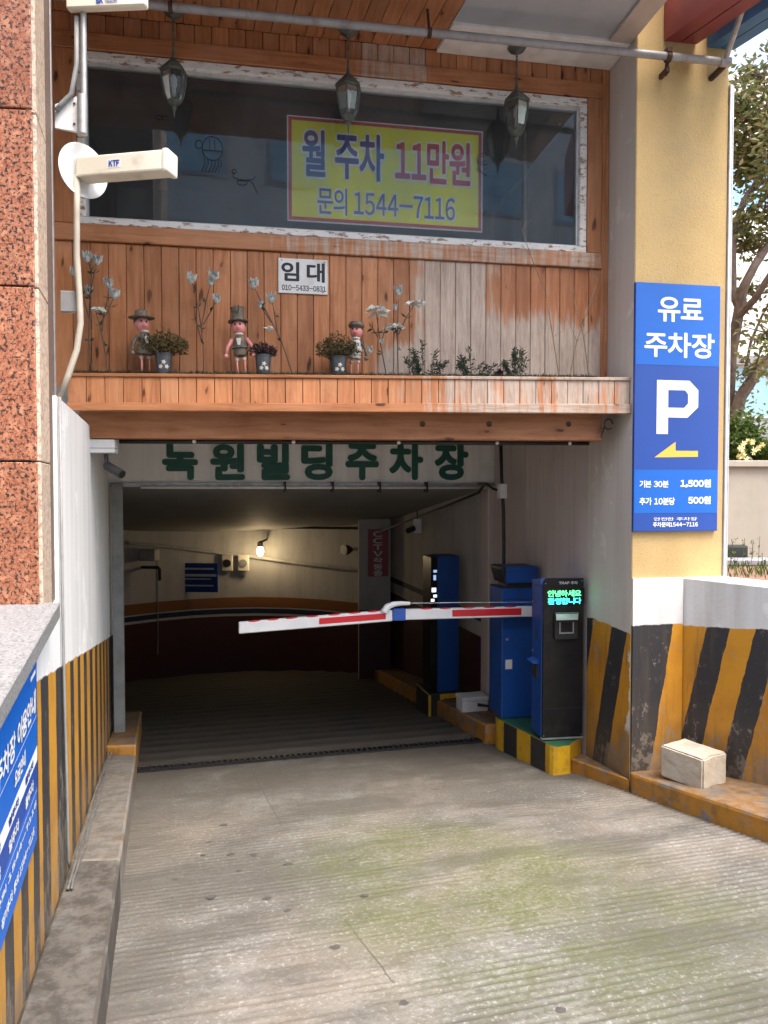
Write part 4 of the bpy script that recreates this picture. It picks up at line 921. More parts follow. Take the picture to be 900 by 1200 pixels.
# ================================================================== LANTERNS
def lantern(px, ytop, label):
    v = -.15
    u, zc = FW.at(px, 85, v); b = FW.w(u, v, 0)
    t = thing('lantern', label, 'lantern', (b.x, b.y, 0), FW.yaw + .3, 'hanging lanterns in front of the window')
    yt, yb = ytop, ytop + 68
    z1 = zpx(FW, px, ytop, v); k = (z1 - zpx(FW, px, ytop + 68, v)) / .36
    I = M['lamp_iron']
    mb = MB(); mb.lathe([(.002, 0), (.05, -.002), (.062, -.022), (.05, -.04), (.012, -.055), (.002, -.056)], 14, (0, 0, zsof - .002)); mb.build('ceiling_rose', I, t, smooth='auto')
    mb = MB(); mb.tube([(0, 0, zsof - .05), (0, 0, z1 + .0)], .0045, 6)
    zz = zsof - .06
    while zz > z1 + .01: mb.lathe([(.004, -.008), (.009, 0), (.004, .008)], 6, (0, 0, zz)); zz -= .02
    mb.build('chain', I, t)
    mb = MB(); H = .36 * k; mb.lathe([(.006, 0), (.012, -.06 * k), (.02, -.075 * k), (.035, -.09 * k), (.085 * k, -.145 * k), (.09 * k, -.155 * k), (.075 * k, -.162 * k), (.004, -.163 * k)], 6, (0, 0, z1)); mb.build('cap', I, t)
    mb = MB(); mb.lathe([(.070 * k, -.165 * k), (.074 * k, -.20 * k), (.055 * k, -.30 * k), (.036 * k, -.335 * k)], 6, (0, 0, z1)); mb.build('glass', M['lampglass'], t)
    for j in range(6):
        a = math.pi / 3 * j; c, s_ = math.cos(a), math.sin(a)
        mb = MB(); mb.tube([(r_ * k * c, r_ * k * s_, z1 - d * k) for r_, d in ((.074, .163), (.078, .20), (.059, .30), (.04, .335))], .005, 5); mb.build('rib', I, t)
    mb = MB(); mb.lathe([(.045 * k, -.333 * k), (.04 * k, -.345 * k), (.014, -.36 * k), (.018, -.375 * k), (.008, -.39 * k), (.003, -.43 * k), (.001, -.44 * k)], 8, (0, 0, z1)); mb.build('finial', I, t, smooth='auto')
    mb = MB(); mb.lathe([(.012, -.30 * k), (.012, -.24 * k), (.02, -.235 * k), (.021, -.19 * k), (.006, -.165 * k)], 8, (0, 0, z1)); mb.build('bulb', M['white_plastic'], t, smooth='auto')
lantern(203.5, 56, 'dark iron hanging lantern above the horn antenna at the left of the window')
lantern(408, 74, 'dark iron hanging lantern above the yellow banner')
lantern(605.5, 92, 'dark iron hanging lantern in front of the right end of the window')

# ================================================================== PIPE, RED AND BLUE BEAMS
FPp = Frame(*FC.w(0, -.09).to_2d(), 8.6)
pp = world_thing(FPp, 'overhead_pipe', 'grey painted steel pipe running below the soffit to the yellow column', 'pipe')
pL, pR = FPp.at(60, -6), FPp.at(846, 72.5)
mb = MB(); mb.tube([(pL[0] - .6, 0, pL[1] - (pR[1] - pL[1]) * .1), (pL[0], 0, pL[1]), (pR[0], 0, pR[1])], .024, 10); mb.build('tube', M['painted_pipe'], pp, smooth='auto')
mb = MB(); mb.lathe([(.001, -.035), (.03, -.035), (.03, .035), (.001, .035)], 10); o = mb.build('elbow', M['galv'], pp, (pR[0] + .02, 0, pR[1])); o.rotation_euler = (0, R(90), 0)
d1 = FPp.at(872, 6, -.25)
mb = MB(); mb.tube([(pR[0] + .02, 0, pR[1]), (d1[0], -.25, d1[1])], .017, 8); mb.build('stay', M['galv'], pp, smooth='auto')
mb = MB(); mb.tube([(pR[0] + .04, 0, pR[1]), (pR[0] - .02, .12, pR[1] - .06)], .02, 8); mb.build('stub', M['rust'], pp, smooth='auto')
for px in (200, 503):
    u, z = FPp.at(px, 72.5 - (846 - px) * .0985); mb = MB(); mb.tube([(u, 0, z + .02), (u, .05, zsof)], .008, 6); mb.tube([(u - .012, 0, z), (u + .012, 0, z)], .03, 10); mb.build('hanger', M['rust'], pp)
u, z = FPp.at(783, 67); mb = MB(); mb.tube([(u - .015, 0, z), (u + .015, 0, z)], .032, 10); mb.box(u - .012, u + .012, -.0, .09, z - .09, z - .06); mb.tube([(u, 0, z), (u, .03, z - .1)], .012, 6); mb.box(u - .02, u + .012, -.03, .02, z + .02, z + .05); mb.build('wall_clamp', M['rust'], pp)
bdir = Vector((.43, -.90)).normalized()
FBm = Frame(*FC.w(0, -.004).to_2d(), math.degrees(math.atan2(-bdir.x, bdir.y)) + 180)
def outbeam(name, label, pxl, pxr, yb, m_side, m_bot, seam, ext_=2.2, hgt=.6):
    a = FC.at(pxl, yb, -.006); b = FC.at(pxr, yb + 4, -.006)
    A = FC.w(a[0], -.006); B = FC.w(b[0], -.006); zb = (a[1] + b[1]) / 2
    t = thing(name, label, 'beam', (A.x, A.y, zb))
    D = Vector((bdir.x, bdir.y, 0)) * ext_; W = Vector((B.x - A.x, B.y - A.y, 0)); Zv = Vector((0, 0, hgt)); o_ = Vector((0, 0, 0))
    def bx(w0, w1, z0, z1):
        q = [o_ + W * w0, o_ + W * w1, o_ + W * w1 + D, o_ + W * w0 + D]
        m2 = MB(); m2.hexa([tuple(q[3] + Vector((0, 0, z0))), tuple(q[2] + Vector((0, 0, z0))), tuple(q[1] + Vector((0, 0, z0))), tuple(q[0] + Vector((0, 0, z0))), tuple(q[3] + Vector((0, 0, z1))), tuple(q[2] + Vector((0, 0, z1))), tuple(q[1] + Vector((0, 0, z1))), tuple(q[0] + Vector((0, 0, z1)))]); return m2
    bx(0, .5 - seam, 0, hgt).build('web', m_side, t); bx(.5 + seam, 1, 0, hgt).build('web', m_bot, t); bx(.5 - seam, .5 + seam, .006, hgt - .01).build('seam', M['darksteel'], t)
outbeam('red_beam', 'dark red painted steel box beam jutting out at the top of the yellow column', 778, 816, 48, M['redpaint'], M['redpaint'], .02)
outbeam('blue_beam', 'blue painted steel box beam beside the red one at the top right', 829, 860, 55, M['bluepaint'], M['bluepaint'], .02, 2.2, .22)

# ================================================================== ANTENNAS, CONDUITS ON THE PILLAR
FA = Frame(*wedge(3.16), 6.0)
va = .0
def A(px, py, v=0.0):
    u, z = FA.at(px, py, v); return (u, v, z)
mast = world_thing(FA, 'antenna_mast', 'galvanised mast bracketed to the pillar side holding two antennas', 'mast')
mb = MB(); mb.tube([A(97.5, -40), A(98.5, 158)], .0135, 10); mb.build('tube', M['galv'], mast, smooth='auto')
mb = MB(); mb.tube([A(96.5, 112, -.003), A(96.5, 157, -.003)], .021, 12); mb.build('sleeve', M['galv'], mast, smooth='auto')
q = [A(64, 122, .01), A(91, 112, .01), A(91, 155, .01), A(64, 150, .01)]
mb = MB(); mb.add([*q, *[(a, b + .012, c) for a, b, c in q]], [(3, 2, 1, 0), (4, 5, 6, 7), (0, 1, 5, 4), (1, 2, 6, 5), (2, 3, 7, 6), (3, 0, 4, 7)]); mb.build('bracket_plate', M['white_plastic'], mast, bevel=.002)
for y in (121, 145):
    mb = MB(); p = A(87, y, .008); mb.ball(p, .005, 8, 6); mb.build('bolt', M['rust'], mast)
# horn antenna with disc
h = world_thing(FA, 'panel_antenna', 'cream box antenna with round white reflector dish pointing right', 'antenna')
c0 = Vector(A(98, 200, .04)); c1 = Vector(A(201, 191.5, -.10))
dx = (c1 - c0).normalized(); upz = Vector((0, 0, 1)); sidev = dx.cross(upz).normalized(); uv = sidev.cross(dx)
def obox(mb, p0, p1, hw, hh):
    q = []
    for p in (p0, p1):
        for a, b in ((-1, -1), (1, -1), (1, 1), (-1, 1)): q.append(tuple(p + sidev * hw * a + uv * hh * b))
    return mb.add(q, [(3, 2, 1, 0), (4, 5, 6, 7), (0, 1, 5, 4), (1, 2, 6, 5), (2, 3, 7, 6), (3, 0, 4, 7)])
mb = MB(); obox(mb, c0 - dx * .01, c1 - dx * .02, .042, .043); mb.build('body', M['cream_plastic'], h, bevel=.008, seg=2)
mb = MB(); obox(mb, c1 - dx * .022, c1 + dx * .006, .046, .048); mb.build('end_cap', M['cream_plastic'], h, bevel=.01, seg=2)
mb = MB()
nrm = (dx + Vector((0, -.55, 0))).normalized(); e1 = nrm.cross(upz).normalized(); e2 = e1.cross(nrm)
n = 36; ring = lambda r_, o_: [tuple(c0 + nrm * o_ + (e1 * math.cos(2 * math.pi * j / n) + e2 * math.sin(2 * math.pi * j / n)) * r_) for j in range(n)]
rings = [ring(.001, -.03), ring(.09, -.026), ring(.113, -.006), ring(.115, .0), ring(.108, .0), ring(.085, -.016), ring(.001, -.02)]
vs = [p for r_ in rings for p in r_]; mb.add(vs, [(i * n + j, i * n + (j + 1) % n, (i + 1) * n + (j + 1) % n, (i + 1) * n + j) for i in range(len(rings) - 1) for j in range(n)]); mb.build('reflector', M['white_plastic'], h, smooth='auto')
mb = MB(); mb.tube([tuple(c0 - nrm * .02), A(76, 197, .03)], .012, 8); mb.box(*[x for x in (A(70, 190)[0], A(80, 190)[0], .01, .05, A(75, 204)[2], A(75, 190)[2])]); mb.build('clamp', M['galv'], h)
# label plate on the front side of the body
def onbody(t_, hgt): return c0.lerp(c1, t_) - sidev * .0512 * (1 if (-sidev).y < 0 else -1) + uv * hgt
fs = -1 if sidev.y > 0 else 1
def bodyquad(t0, t1, h0, h1, off): return [c0.lerp(c1, a) + sidev * fs * (.042 + off) + uv * b for a, b in ((t0, h0), (t1, h0), (t1, h1), (t0, h1))]
mb = MB(); mb.quad(*[tuple(p) for p in bodyquad(.34, .50, -.018, .022, .0006)]); mb.build('label_plate', M['white_plastic'], h)
def text3(name, body, mat, parent, quad3, bold):
    vs, fs_ = GLYPH[body]; x0 = min(v.x for v in vs) - bold; x1 = max(v.x for v in vs) + bold; y0 = min(v.y for v in vs) - bold; y1 = max(v.y for v in vs) + bold
    nn = (quad3[1] - quad3[0]).cross(quad3[3] - quad3[0]).normalized(); mb = MB()
    for i, (ox, oy) in enumerate([(0, 0)] + [(math.cos(a * math.pi / 4) * bold, math.sin(a * math.pi / 4) * bold) for a in range(8)]):
        mb.add([tuple(quad3[0].lerp(quad3[1], (v.x + ox - x0) / (x1 - x0)).lerp(quad3[3].lerp(quad3[2], (v.x + ox - x0) / (x1 - x0)), (v.y + oy - y0) / (y1 - y0)) + nn * (.0001 * i)) for v in vs], fs_)
    mb.build(name, mat, parent)
text3('lettering', 'KTF', M['sign_blue_dark'], h, bodyquad(.36, .48, -.014, .014, .0012), .06)
# second panel antenna at the very top
h2 = world_thing(FA, 'upper_panel_antenna', 'cream panel antenna cut by the top edge of the picture', 'antenna')
a0, a1 = Vector(A(98, -9, -.02)), Vector(A(172, -12, -.06)); dx2 = (a1 - a0).normalized(); sv2 = dx2.cross(upz).normalized(); uv2 = sv2.cross(dx2); f2 = -1 if sv2.y > 0 else 1
q = []
for p in (a0 - dx2 * .07, a1):
    for a, b in ((-1, -1), (1, -1), (1, 1), (-1, 1)): q.append(tuple(p + sv2 * .02 * a + uv2 * .075 * b))
mb = MB(); mb.add(q, [(3, 2, 1, 0), (4, 5, 6, 7), (0, 1, 5, 4), (1, 2, 6, 5), (2, 3, 7, 6), (3, 0, 4, 7)]); mb.build('body', M['cream_plastic'], h2, bevel=.006)
def bq2(t0, t1, h0, h1, off): return [a0.lerp(a1, a) + sv2 * f2 * (.02 + off) + uv2 * b for a, b in ((t0, h0), (t1, h0), (t1, h1), (t0, h1))]
text3('lettering', 'SK', M['sign_blue_dark'], h2, bq2(.22, .34, -.064, -.043, .0008), .07); text3('lettering', 'Telecom', M['sign_blue_dark'], h2, bq2(.36, .56, -.063, -.045, .0008), .01)
# conduit running down the timber to the white wall
cd = world_thing(FA, 'conduit', 'cream flexible conduit running down beside the pillar to the white wall', 'conduit')
mb = MB(); mb.tube([A(90, 20), A(90, 75), A(84, 110), A(72, 122), A(66, 130)], .011, 8); mb.build('upper_hose', M['greyconduit'], cd, smooth=True)
mb = MB(); mb.tube([A(91, 205, .02), A(90, 250, .02), A(90, 300, .02), A(93, 345, .02), A(94.5, 378, .01), A(90, 410, .0), A(80, 440, -.01), A(70, 466, -.015)], .0135, 10); mb.build('lower_hose', M['conduit'], cd, smooth=True)
mb = MB(); mb.box(A(67, 350)[0], A(88, 350)[0], .035, .06, A(75, 363)[2], A(75, 338)[2]); mb.build('wall_bracket', M['greyconduit'], cd, bevel=.003)
# cables lying in the corner of the left kerb
cb = thing('kerb_cables', 'two pale cables lying along the foot of the striped left wall', 'cable')
for off, mat in ((.012, 'greyconduit'), (.036, 'greyconduit')):
    pts = []
    for i in range(30):
        y = 2.95 + i * .1; w = wedge(y); wob = .014 * mnoise.noise((y * 2.2, off * 50, 0)) + .012
        x = w[0] + off + wob; pts.append((x, y + rnd(-.01, .01), rampz(x, y) + .2 + .012))
    mb = MB(); mb.tube(pts, .0062, 7); mb.build('cable', M['cable_grey'], cb, smooth=True)
vc = world_thing(LW, 'wall_cable', 'thin grey cable hanging down the joint of the striped left wall', 'cable')
mb = MB(); mb.tube([(uC + .01, -.012, 1.84), (uC + .012, -.012, .9), (uC + .03, -.013, .5), (uC + .05, -.016, .1), (uC + .02, -.02, -.15), (uC + .06, -.02, -.19)], .006, 6); mb.build('cable_run', M['greyconduit'], vc, smooth=True)

# ================================================================== CAMERA UNDER THE BEAM
FK = Frame(FB.o.x, FB.o.y, 7.5); vk = .06
cc = world_thing(FB, 'junction_box_camera', 'white junction box with a dark bullet camera below the beam at left', 'camera')
def B(px, py, v=vk): u, z = FB.at(px, py, v); return (u, v, z)
p, q = B(104, 531), B(136, 515.5)
mb = MB(); mb.box(p[0], q[0], vk - .05, vk + .05, p[2], q[2]); mb.build('box', M['white_plastic'], cc, bevel=.004)
mb = MB(); mb.box(p[0] - .002, q[0] + .004, vk - .053, vk + .053, p[2] + .028, p[2] + .031); mb.build('lid_seam', M['greyconduit'], cc)
a = B(124, 532); b = B(125, 546); mb = MB(); mb.tube([a, b], .012, 8); mb.build('stem', M['dark_plastic'], cc, smooth='auto')
a = Vector(B(124, 545)); b = Vector(B(143, 556, vk - .08)); mb = MB(); mb.tube([tuple(a), tuple(a.lerp(b, .1)), tuple(b)], [.02, .028, .028], 12); mb.build('barrel', M['dark_plastic'], cc, smooth='auto')
mb = MB(); mb.tube([tuple(b), tuple(b + (b - a).normalized() * .004)], .02, 12); mb.build('lens', M['black_gloss'], cc)

# ================================================================== PARKING MACHINES
# plinth
plt = thing('machine_plinth', 'yellow and black striped concrete plinth with green top under the blue machines', 'plinth')
ztp0, ztp1 = -.405, -.475
arc = [(.955, 6.03), (1.195, 5.26)] + [(1.275 - .075 * math.cos(R(a)) + 0.0, 5.245 - .055 * math.sin(R(a)) * 1.2) for a in (20, 50, 80)] + [(1.35, 5.215), (1.372, 5.26), (1.49, 5.43), (1.36, 6.12), (.95, 6.12)]
def ptop(q): return ztp0 + (ztp1 - ztp0) * max(0, min(1, (q[1] - 5.25) / .85))
npt = len(arc); mb = MB()
vs = [(q[0], q[1], rampz(*q) - .05) for q in arc] + [(q[0], q[1], ptop(q)) for q in arc]
mb.mi = 1; mb.add(vs, [tuple(range(npt, 2 * npt))]); mb.mi = 0
base = 0
for i in range(npt): mb.f.append([i, (i + 1) % npt, npt + (i + 1) % npt, npt + i]); mb.m.append(0)
mb.build('block', [M['yellow'], M['green']], plt)
sA, sB = Vector(arc[0]), Vector(arc[1])
nn = Vector((sA - sB)).normalized(); outn = Vector((-nn.y, nn.x)); outn = -outn if outn.x > 0 else outn
for a, b in ((.14, .42), (.70, .97)):
    q = [sA.lerp(sB, a) + outn * .002, sA.lerp(sB, b) + outn * .002]
    mb = MB(); mb.hexa([(q[0].x, q[0].y, rampz(*q[0]) - .02), (q[1].x, q[1].y, rampz(*q[1]) - .02), (q[1].x - outn.x * .004, q[1].y - outn.y * .004, rampz(*q[1]) - .02), (q[0].x - outn.x * .004, q[0].y - outn.y * .004, rampz(*q[0]) - .02),
                        (q[0].x, q[0].y, ptop(q[0]) - .003), (q[1].x, q[1].y, ptop(q[1]) - .003), (q[1].x - outn.x * .004, q[1].y - outn.y * .004, ptop(q[1]) - .003), (q[0].x - outn.x * .004, q[0].y - outn.y * .004, ptop(q[0]) - .003)]); mb.build('black_band', M['black'], plt)
# pay kiosk
FKs = Frame(1.172, 5.33, 8.0)
ks = world_thing(FKs, 'ticket_kiosk', 'blue and black ticket kiosk with green LED greeting beside the column', 'kiosk')
kw, kd = .315, .235; kz0, kz1 = -.395, zpx(FKs, 650, 678)
mb = MB(); mb.prism([(0, .022), (kw - .004, .022), (kw - .004, kd), (0, kd)], kz0, kz1 - .06, 'z'); mb.prism([(.022, kz1 - .061), (.07, kz1 - .004), (kd, kz1 - .03), (kd, kz1 - .061)], 0.0, kw - .004, 'x'); mb.build('cabinet', M['blue_metal'], ks, bevel=.004)
fpn = MB(); fpn.prism([(.004, kz0 + .002), (kw, kz0 + .002), (kw, kz1), (.03, kz1), (.012, kz1 - .012), (.004, kz1 - .03)], -.004, .021, 'y'); fpn.build('front_panel', M['black_gloss'], ks, bevel=.003)
mb = MB(); mb.box(-.004, kw + .004, -.01, .03, kz0 - .008, kz0 + .003); mb.build('foot_trim', M['galv'], ks)
mb = MB(); fqk = lambda l, r_, t_, b_: fq(FKs, -.006, l, r_, t_, b_)
q = fqk(640, 685, 690, 710); mb.box(q[0][0], q[1][0], -.006, -.0045, q[0][1], q[2][1]); mb.build('led_window', M['led_off'], ks)
text('led_text', '안녕하세요', M['led_green'], ks, fqk(642, 681, 692, 699.6), -.007, .012); text('led_text', '환영합니다', M['led_cyan'], ks, fqk(642, 681, 700.9, 708.5), -.007, .012)
text('brand_text', 'TRAP 주차', M['white_plastic'], ks, fqk(655, 677, 681.5, 685), -.006, .02)
q = fqk(649, 676, 718, 749)
mb = MB(); mb.box(q[0][0], q[1][0], -.03, -.0045, q[0][1], q[2][1]); rd = mb.build('reader', M['dark_plastic'], ks, bevel=.004)
q2 = fqk(654, 671, 727, 742); mb = MB()
for a, b, c, d in ((0, 1, 0, .1), (0, .08, .1, .9), (.92, 1, .1, .9)):
    r_ = sub(q2, a, b, c, d); mb.box(r_[0][0], r_[1][0], -.033, -.0302, r_[0][1], r_[2][1])
mb.build('slot_frame', M['galv'], rd)
r_ = sub(q2, .2, .8, .2, .85); mb = MB(); mb.box(r_[0][0], r_[1][0], -.0315, -.0302, r_[0][1], r_[2][1]); mb.build('slot', M['black_gloss'], rd)
mb = MB(); mb.hexa([(q[0][0] - .006, -.075, q[2][1] - .045), (q[1][0] - .02, -.075, q[2][1] - .045), (q[1][0] + .006, -.02, q[2][1] - .004), (q[0][0] + .01, -.02, q[2][1] - .004), (q[0][0] - .006, -.075, q[2][1] - .041), (q[1][0] - .02, -.075, q[2][1] - .041), (q[1][0] + .006, -.02, q[2][1] + .001), (q[0][0] + .01, -.02, q[2][1] + .001)]); mb.build('hood', M['galv'], rd)
for i in range(6):
    mb = MB(); mb.box(-.0015, .0, .10, .16, .32 + i * .014, .326 + i * .014); mb.build('vent_slot', M['black'], ks)
mb = MB(); mb.prism([(.0, .14), (-.05, .15), (-.05, .158), (0, .175)], .08, .2, 'y'); mb.build('side_tray', M['blue_metal'], ks); mb = MB(); mb.box(-.012, .0, .09, .19, .03, .13); mb.build('side_cup', M['black'], ks, bevel=.003)
mb = MB(); mb.box(-.0012, .0, .03, .034, kz0 + .03, kz1 - .1); mb.box(-.0012, .0, .226, .23, kz0 + .03, kz1 - .1); mb.build('panel_gap', M['black'], ks)
for z in (.22, .60):
    mb = MB(); mb.lathe([(.001, 0), (.010, 0), (.010, .004), (.001, .0045)], 12); o = mb.build('lock', M['galv'], ks, (-.001, .205, z)); o.rotation_euler = (0, R(-90), 0)
for x, z in ((.012, kz0 + .02), (kw - .012, kz0 + .02), (kw - .014, kz1 - .02), (.02, kz1 - .035)):
    mb = MB(); mb.ball((x, -.005, z), (.004, .002, .004), 8, 5); mb.build('screw', M['galv'], ks)
mb = MB(); mb.box(.012, kw - .006, -.0052, -.0042, kz0 + .22, kz0 + .223); mb.build('panel_gap', M['dark_plastic'], ks)
# barrier gate
FG = Frame(.985, 6.02, 12.0)
bg_ = world_thing(FG, 'barrier_gate', 'blue barrier gate with a red and white folding arm across the entrance', 'barrier')
gz0 = -.47; gz1 = zpx(FG, 600, 689)
mb = MB(); mb.box(0, .34, 0, .3, gz0, gz1); mb.build('cabinet', M['blue_metal'], bg_, bevel=.008)
mb = MB(); mb.box(.006, .334, -.003, -.0005, gz0 + .05, gz1 - .12); mb.build('door', M['blue_metal'], bg_)
mb = MB(); mb.box(.0, .34, -.0012, .0, gz1 - .10, gz1 - .096); mb.build('panel_gap', M['black'], bg_)
mb = MB(); mb.lathe([(.001, 0), (.013, 0), (.013, .005), (.001, .0055)], 12); o = mb.build('lock', M['galv'], bg_, (.045, -.003, .2)); o.rotation_euler = (R(90), 0, 0)
mb = MB(); mb.box(.03, .09, -.0042, -.0032, -.05, .03); mb.build('sticker', M['paper'], bg_)
zh0, zh1 = zpx(FG, 600, 683), zpx(FG, 600, 664)
mb = MB(); mb.box(.01, .30, -.04, .24, zh0, zh1); mb.build('head', M['blue_metal'], bg_, bevel=.008)
mb = MB(); mb.box(.04, .26, 0, .2, gz1, zh0); mb.build('neck', M['dark_plastic'], bg_)
mb = MB(); mb.hexa([(-.03, -.06, zh1 - .02), (.008, -.05, zh0 - .0), (.008, .2, zh0 - .0), (-.03, .2, zh1 - .02), (-.03, -.06, zh1), (.008, -.05, zh1 + .008), (.008, .2, zh1 + .008), (-.03, .2, zh1)]); mb.build('visor', M['dark_plastic'], bg_)
# arm (child of the gate)
FArm = Frame(*FG.w(.30, -.12).to_2d(), 14.5)
def AR(px, py, v=0.0):
    u, z = FArm.at(px, py, v); w = FArm.w(u, v, z); l = FG.loc(w); return Vector((l[0], l[1], z))
def armseg(pts_top, pts_bot, th):
    (a, b), (c, d) = pts_top, pts_bot; mb = MB()
    q = []
    for v in (0, th):
        for P_ in (a, b, d, c):
            x = AR(P_[0], P_[1]); off = FArm.v * v; l = Vector((FG.u.dot(off), FG.v.dot(off), 0)); q.append(tuple(x + l))
    mb.add(q, [(0, 1, 2, 3), (7, 6, 5, 4), (0, 4, 5, 1), (1, 5, 6, 2), (2, 6, 7, 3), (3, 7, 4, 0)]); return mb
arm = armseg(((462, 714.5), (648, 710)), ((462, 727), (648, 722)), .045).build('arm', M['arm_white'], bg_, bevel=.006)
arm2 = armseg(((280, 729.5), (460, 715.0)), ((280, 743), (460, 728)), .045).build('arm', M['arm_white'], bg_, bevel=.006)
def armquad(pts, mat, name, par, lift=.0015):
    mb = MB(); off = FArm.v * -lift; l = Vector((FG.u.dot(off), FG.v.dot(off), 0)); mb.quad(*[tuple(AR(*p_) + l) for p_ in pts]); mb.build(name, mat, par)
armquad([(530, 714.8), (611, 712.6), (611, 720.6), (530, 722.6)][::-1], M['arm_red'], 'red_stripe', arm)
armquad([(374, 724.6), (452, 718.6), (452, 725.6), (374, 731.6)][::-1], M['arm_red'], 'red_stripe', arm2)
for par, spans in ((arm, [(492, 508), (514, 530), (541, 558), (566, 582), (590, 606)]), (arm2, [(290, 306), (312, 328), (334, 350), (358, 374), (384, 400), (408, 424), (430, 446)])):
    for x0, x1 in spans:
        yt = (lambda x: 714.5 - (x - 462) * (4.5 / 186)) if par is arm else (lambda x: 729.5 - (x - 280) * (14.5 / 180))
        xm = (x0 + x1) / 2
        c = AR(xm, yt(xm)); off = FArm.v * .012; c = c + Vector((FG.u.dot(off), FG.v.dot(off), -.001))
        w_ = (AR(x1, yt(x1)) - AR(x0, yt(x0))).length / 2
        mb = MB(); mb.ball((0, 0, 0), (w_, .014, .008), 10, 6); o = mb.build('reflector', M['arm_red'], par, tuple(c), smooth=True); o.rotation_euler = (0, R(-2.4 if par is arm2 else -.7), FArm.yaw - FG.yaw)
armseg(((463, 713.5), (475.5, 713)), ((463, 727.5), (475.5, 727)), .05)
off = FArm.v * -.004; l4 = Vector((FG.u.dot(off), FG.v.dot(off), 0))
mbj = armseg(((460.5, 713.6), (475.5, 713.2)), ((460.5, 727.5), (475.5, 727.2)), .054); o = mbj.build('fold_joint', M['arm_blue'], bg_, tuple(l4), bevel=.004)
mb = MB(); mb.tube([tuple(AR(450, 717) + l4), tuple(AR(454, 711) + l4), tuple(AR(461, 708) + l4), tuple(AR(470, 707) + l4), tuple(AR(480, 707) + l4)], [.03, .026, .022, .018, .014], 8); mb.build('elbow_bracket', M['arm_white'], bg_, smooth='auto')
mb = MB(); mb.tube([tuple(AR(480, 707)), tuple(AR(550, 706)), tuple(AR(640, 705.5))], .0035, 5); mb.build('tension_wire', M['galv'], bg_)

# ---- second kiosk deeper inside
FK2 = Frame(.545, 7.62, 14.0)
def fz(fr, px, py): return fr.at(px, py)[1]
k2 = world_thing(FK2, 'exit_kiosk', 'tall blue and black kiosk with lit symbols deeper inside the garage', 'kiosk')
ua, ub2_ = upx(FK2, 513, 730), upx(FK2, 538, 730); zk0, zk1 = fz(FK2, 520, 811), fz(FK2, 520, 652)
mb = MB(); mb.box(ua, ub2_, 0, .3, zk0, zk1); mb.build('cabinet', M['blue_metal'], k2, bevel=.006)
mb = MB(); mb.box(ua - .075, ua - .001, .0, .3, zk0 + .03, zk1 - .005); mb.build('front_panel', M['black_gloss'], k2, bevel=.006)
for y0, y1, x0, x1, m_ in ((689, 694, 506, 511, 'led_white'), (697, 700, 508, 512, 'led_white'), (702, 705, 505, 509, 'led_white'), (668, 671, 508, 512, 'led_blue'), (674, 680, 508, 511, 'led_blue')):
    q = fq(FK2, -.002, x0, x1, y0, y1); mb = MB(); mb.box(q[0][0], q[1][0], -.003, -.001, q[0][1], q[2][1]); mb.build('lit_symbol', M[m_], k2)
b = FK2.w(ua - .13, -.03); pk = thing('kiosk_plinth', 'low black and yellow concrete base under the inner kiosk', 'plinth', (FK2.o.x, FK2.o.y, 0), FK2.yaw)
mb = MB(); mb.box(ua - .12, ub2_ + .03, -.05, .4, zk0 - .35, zk0); mb.build('block', M['black'], pk, bevel=.006)
for x0, x1 in ((ua - .118, ua - .09), (ua + .01, ua + .05)): mb = MB(); mb.box(x0, x1, -.053, -.051, zk0 - .3, zk0 - .01); mb.build('yellow_band', M['yellow'], pk)
mb = MB(); mb.box(ua + .01, ub2_ + .028, -.054, -.0515, zk0 - .055, zk0 - .004); mb.build('yellow_band', M['yellow'], pk)
# white box and cables near the gate
wb = thing('white_carton', 'small white plastic box standing on the kerb behind the barrier', 'box')
c = onramp(553, 832, .17)
mb = MB(); mb.box(-.13, .13, -.09, .09, 0, .11); mb.build('body', M['white_plastic'], wb, tuple(c), R(14), bevel=.006); mb = MB(); mb.box(-.136, .136, -.096, .096, .112, .15); mb.build('lid', M['white_plastic'], wb, tuple(c), R(14), bevel=.006)

# ---- interior wall pieces
def on_back(px, py, d): 
    r_ = ray(px, py); return EYE + r_ * (d / r_.y)
# lit bulb lamp
c = on_back(305, 646, 11.72)
lp_ = thing('wall_lamp', 'lit bulb lamp on a bracket on the garage back wall', 'lamp', tuple(c))
mb = MB(); mb.ball((0, 0, 0), (.055, .055, .085), 14, 10); mb.build('bulb', M['bulb'], lp_, smooth=True)
mb = MB(); mb.lathe([(.03, .07), (.045, .08), (.045, .14), (.02, .16)], 12); mb.tube([(0, 0, .15), (.06, .1, .17), (.06, .24, .17)], .018, 8); mb.build('holder', M['dark_plastic'], lp_, smooth='auto')
pl_ = bpy.data.lights.new('lamp_light', 'POINT'); pl_.energy = 2.0; pl_.color = (1.0, .74, .44); pl_.shadow_soft_size = .06
o = bpy.data.objects.new('lamp_light', pl_); COL.objects.link(o); o.parent = lp_; o.location = (0, -.10, -.03)
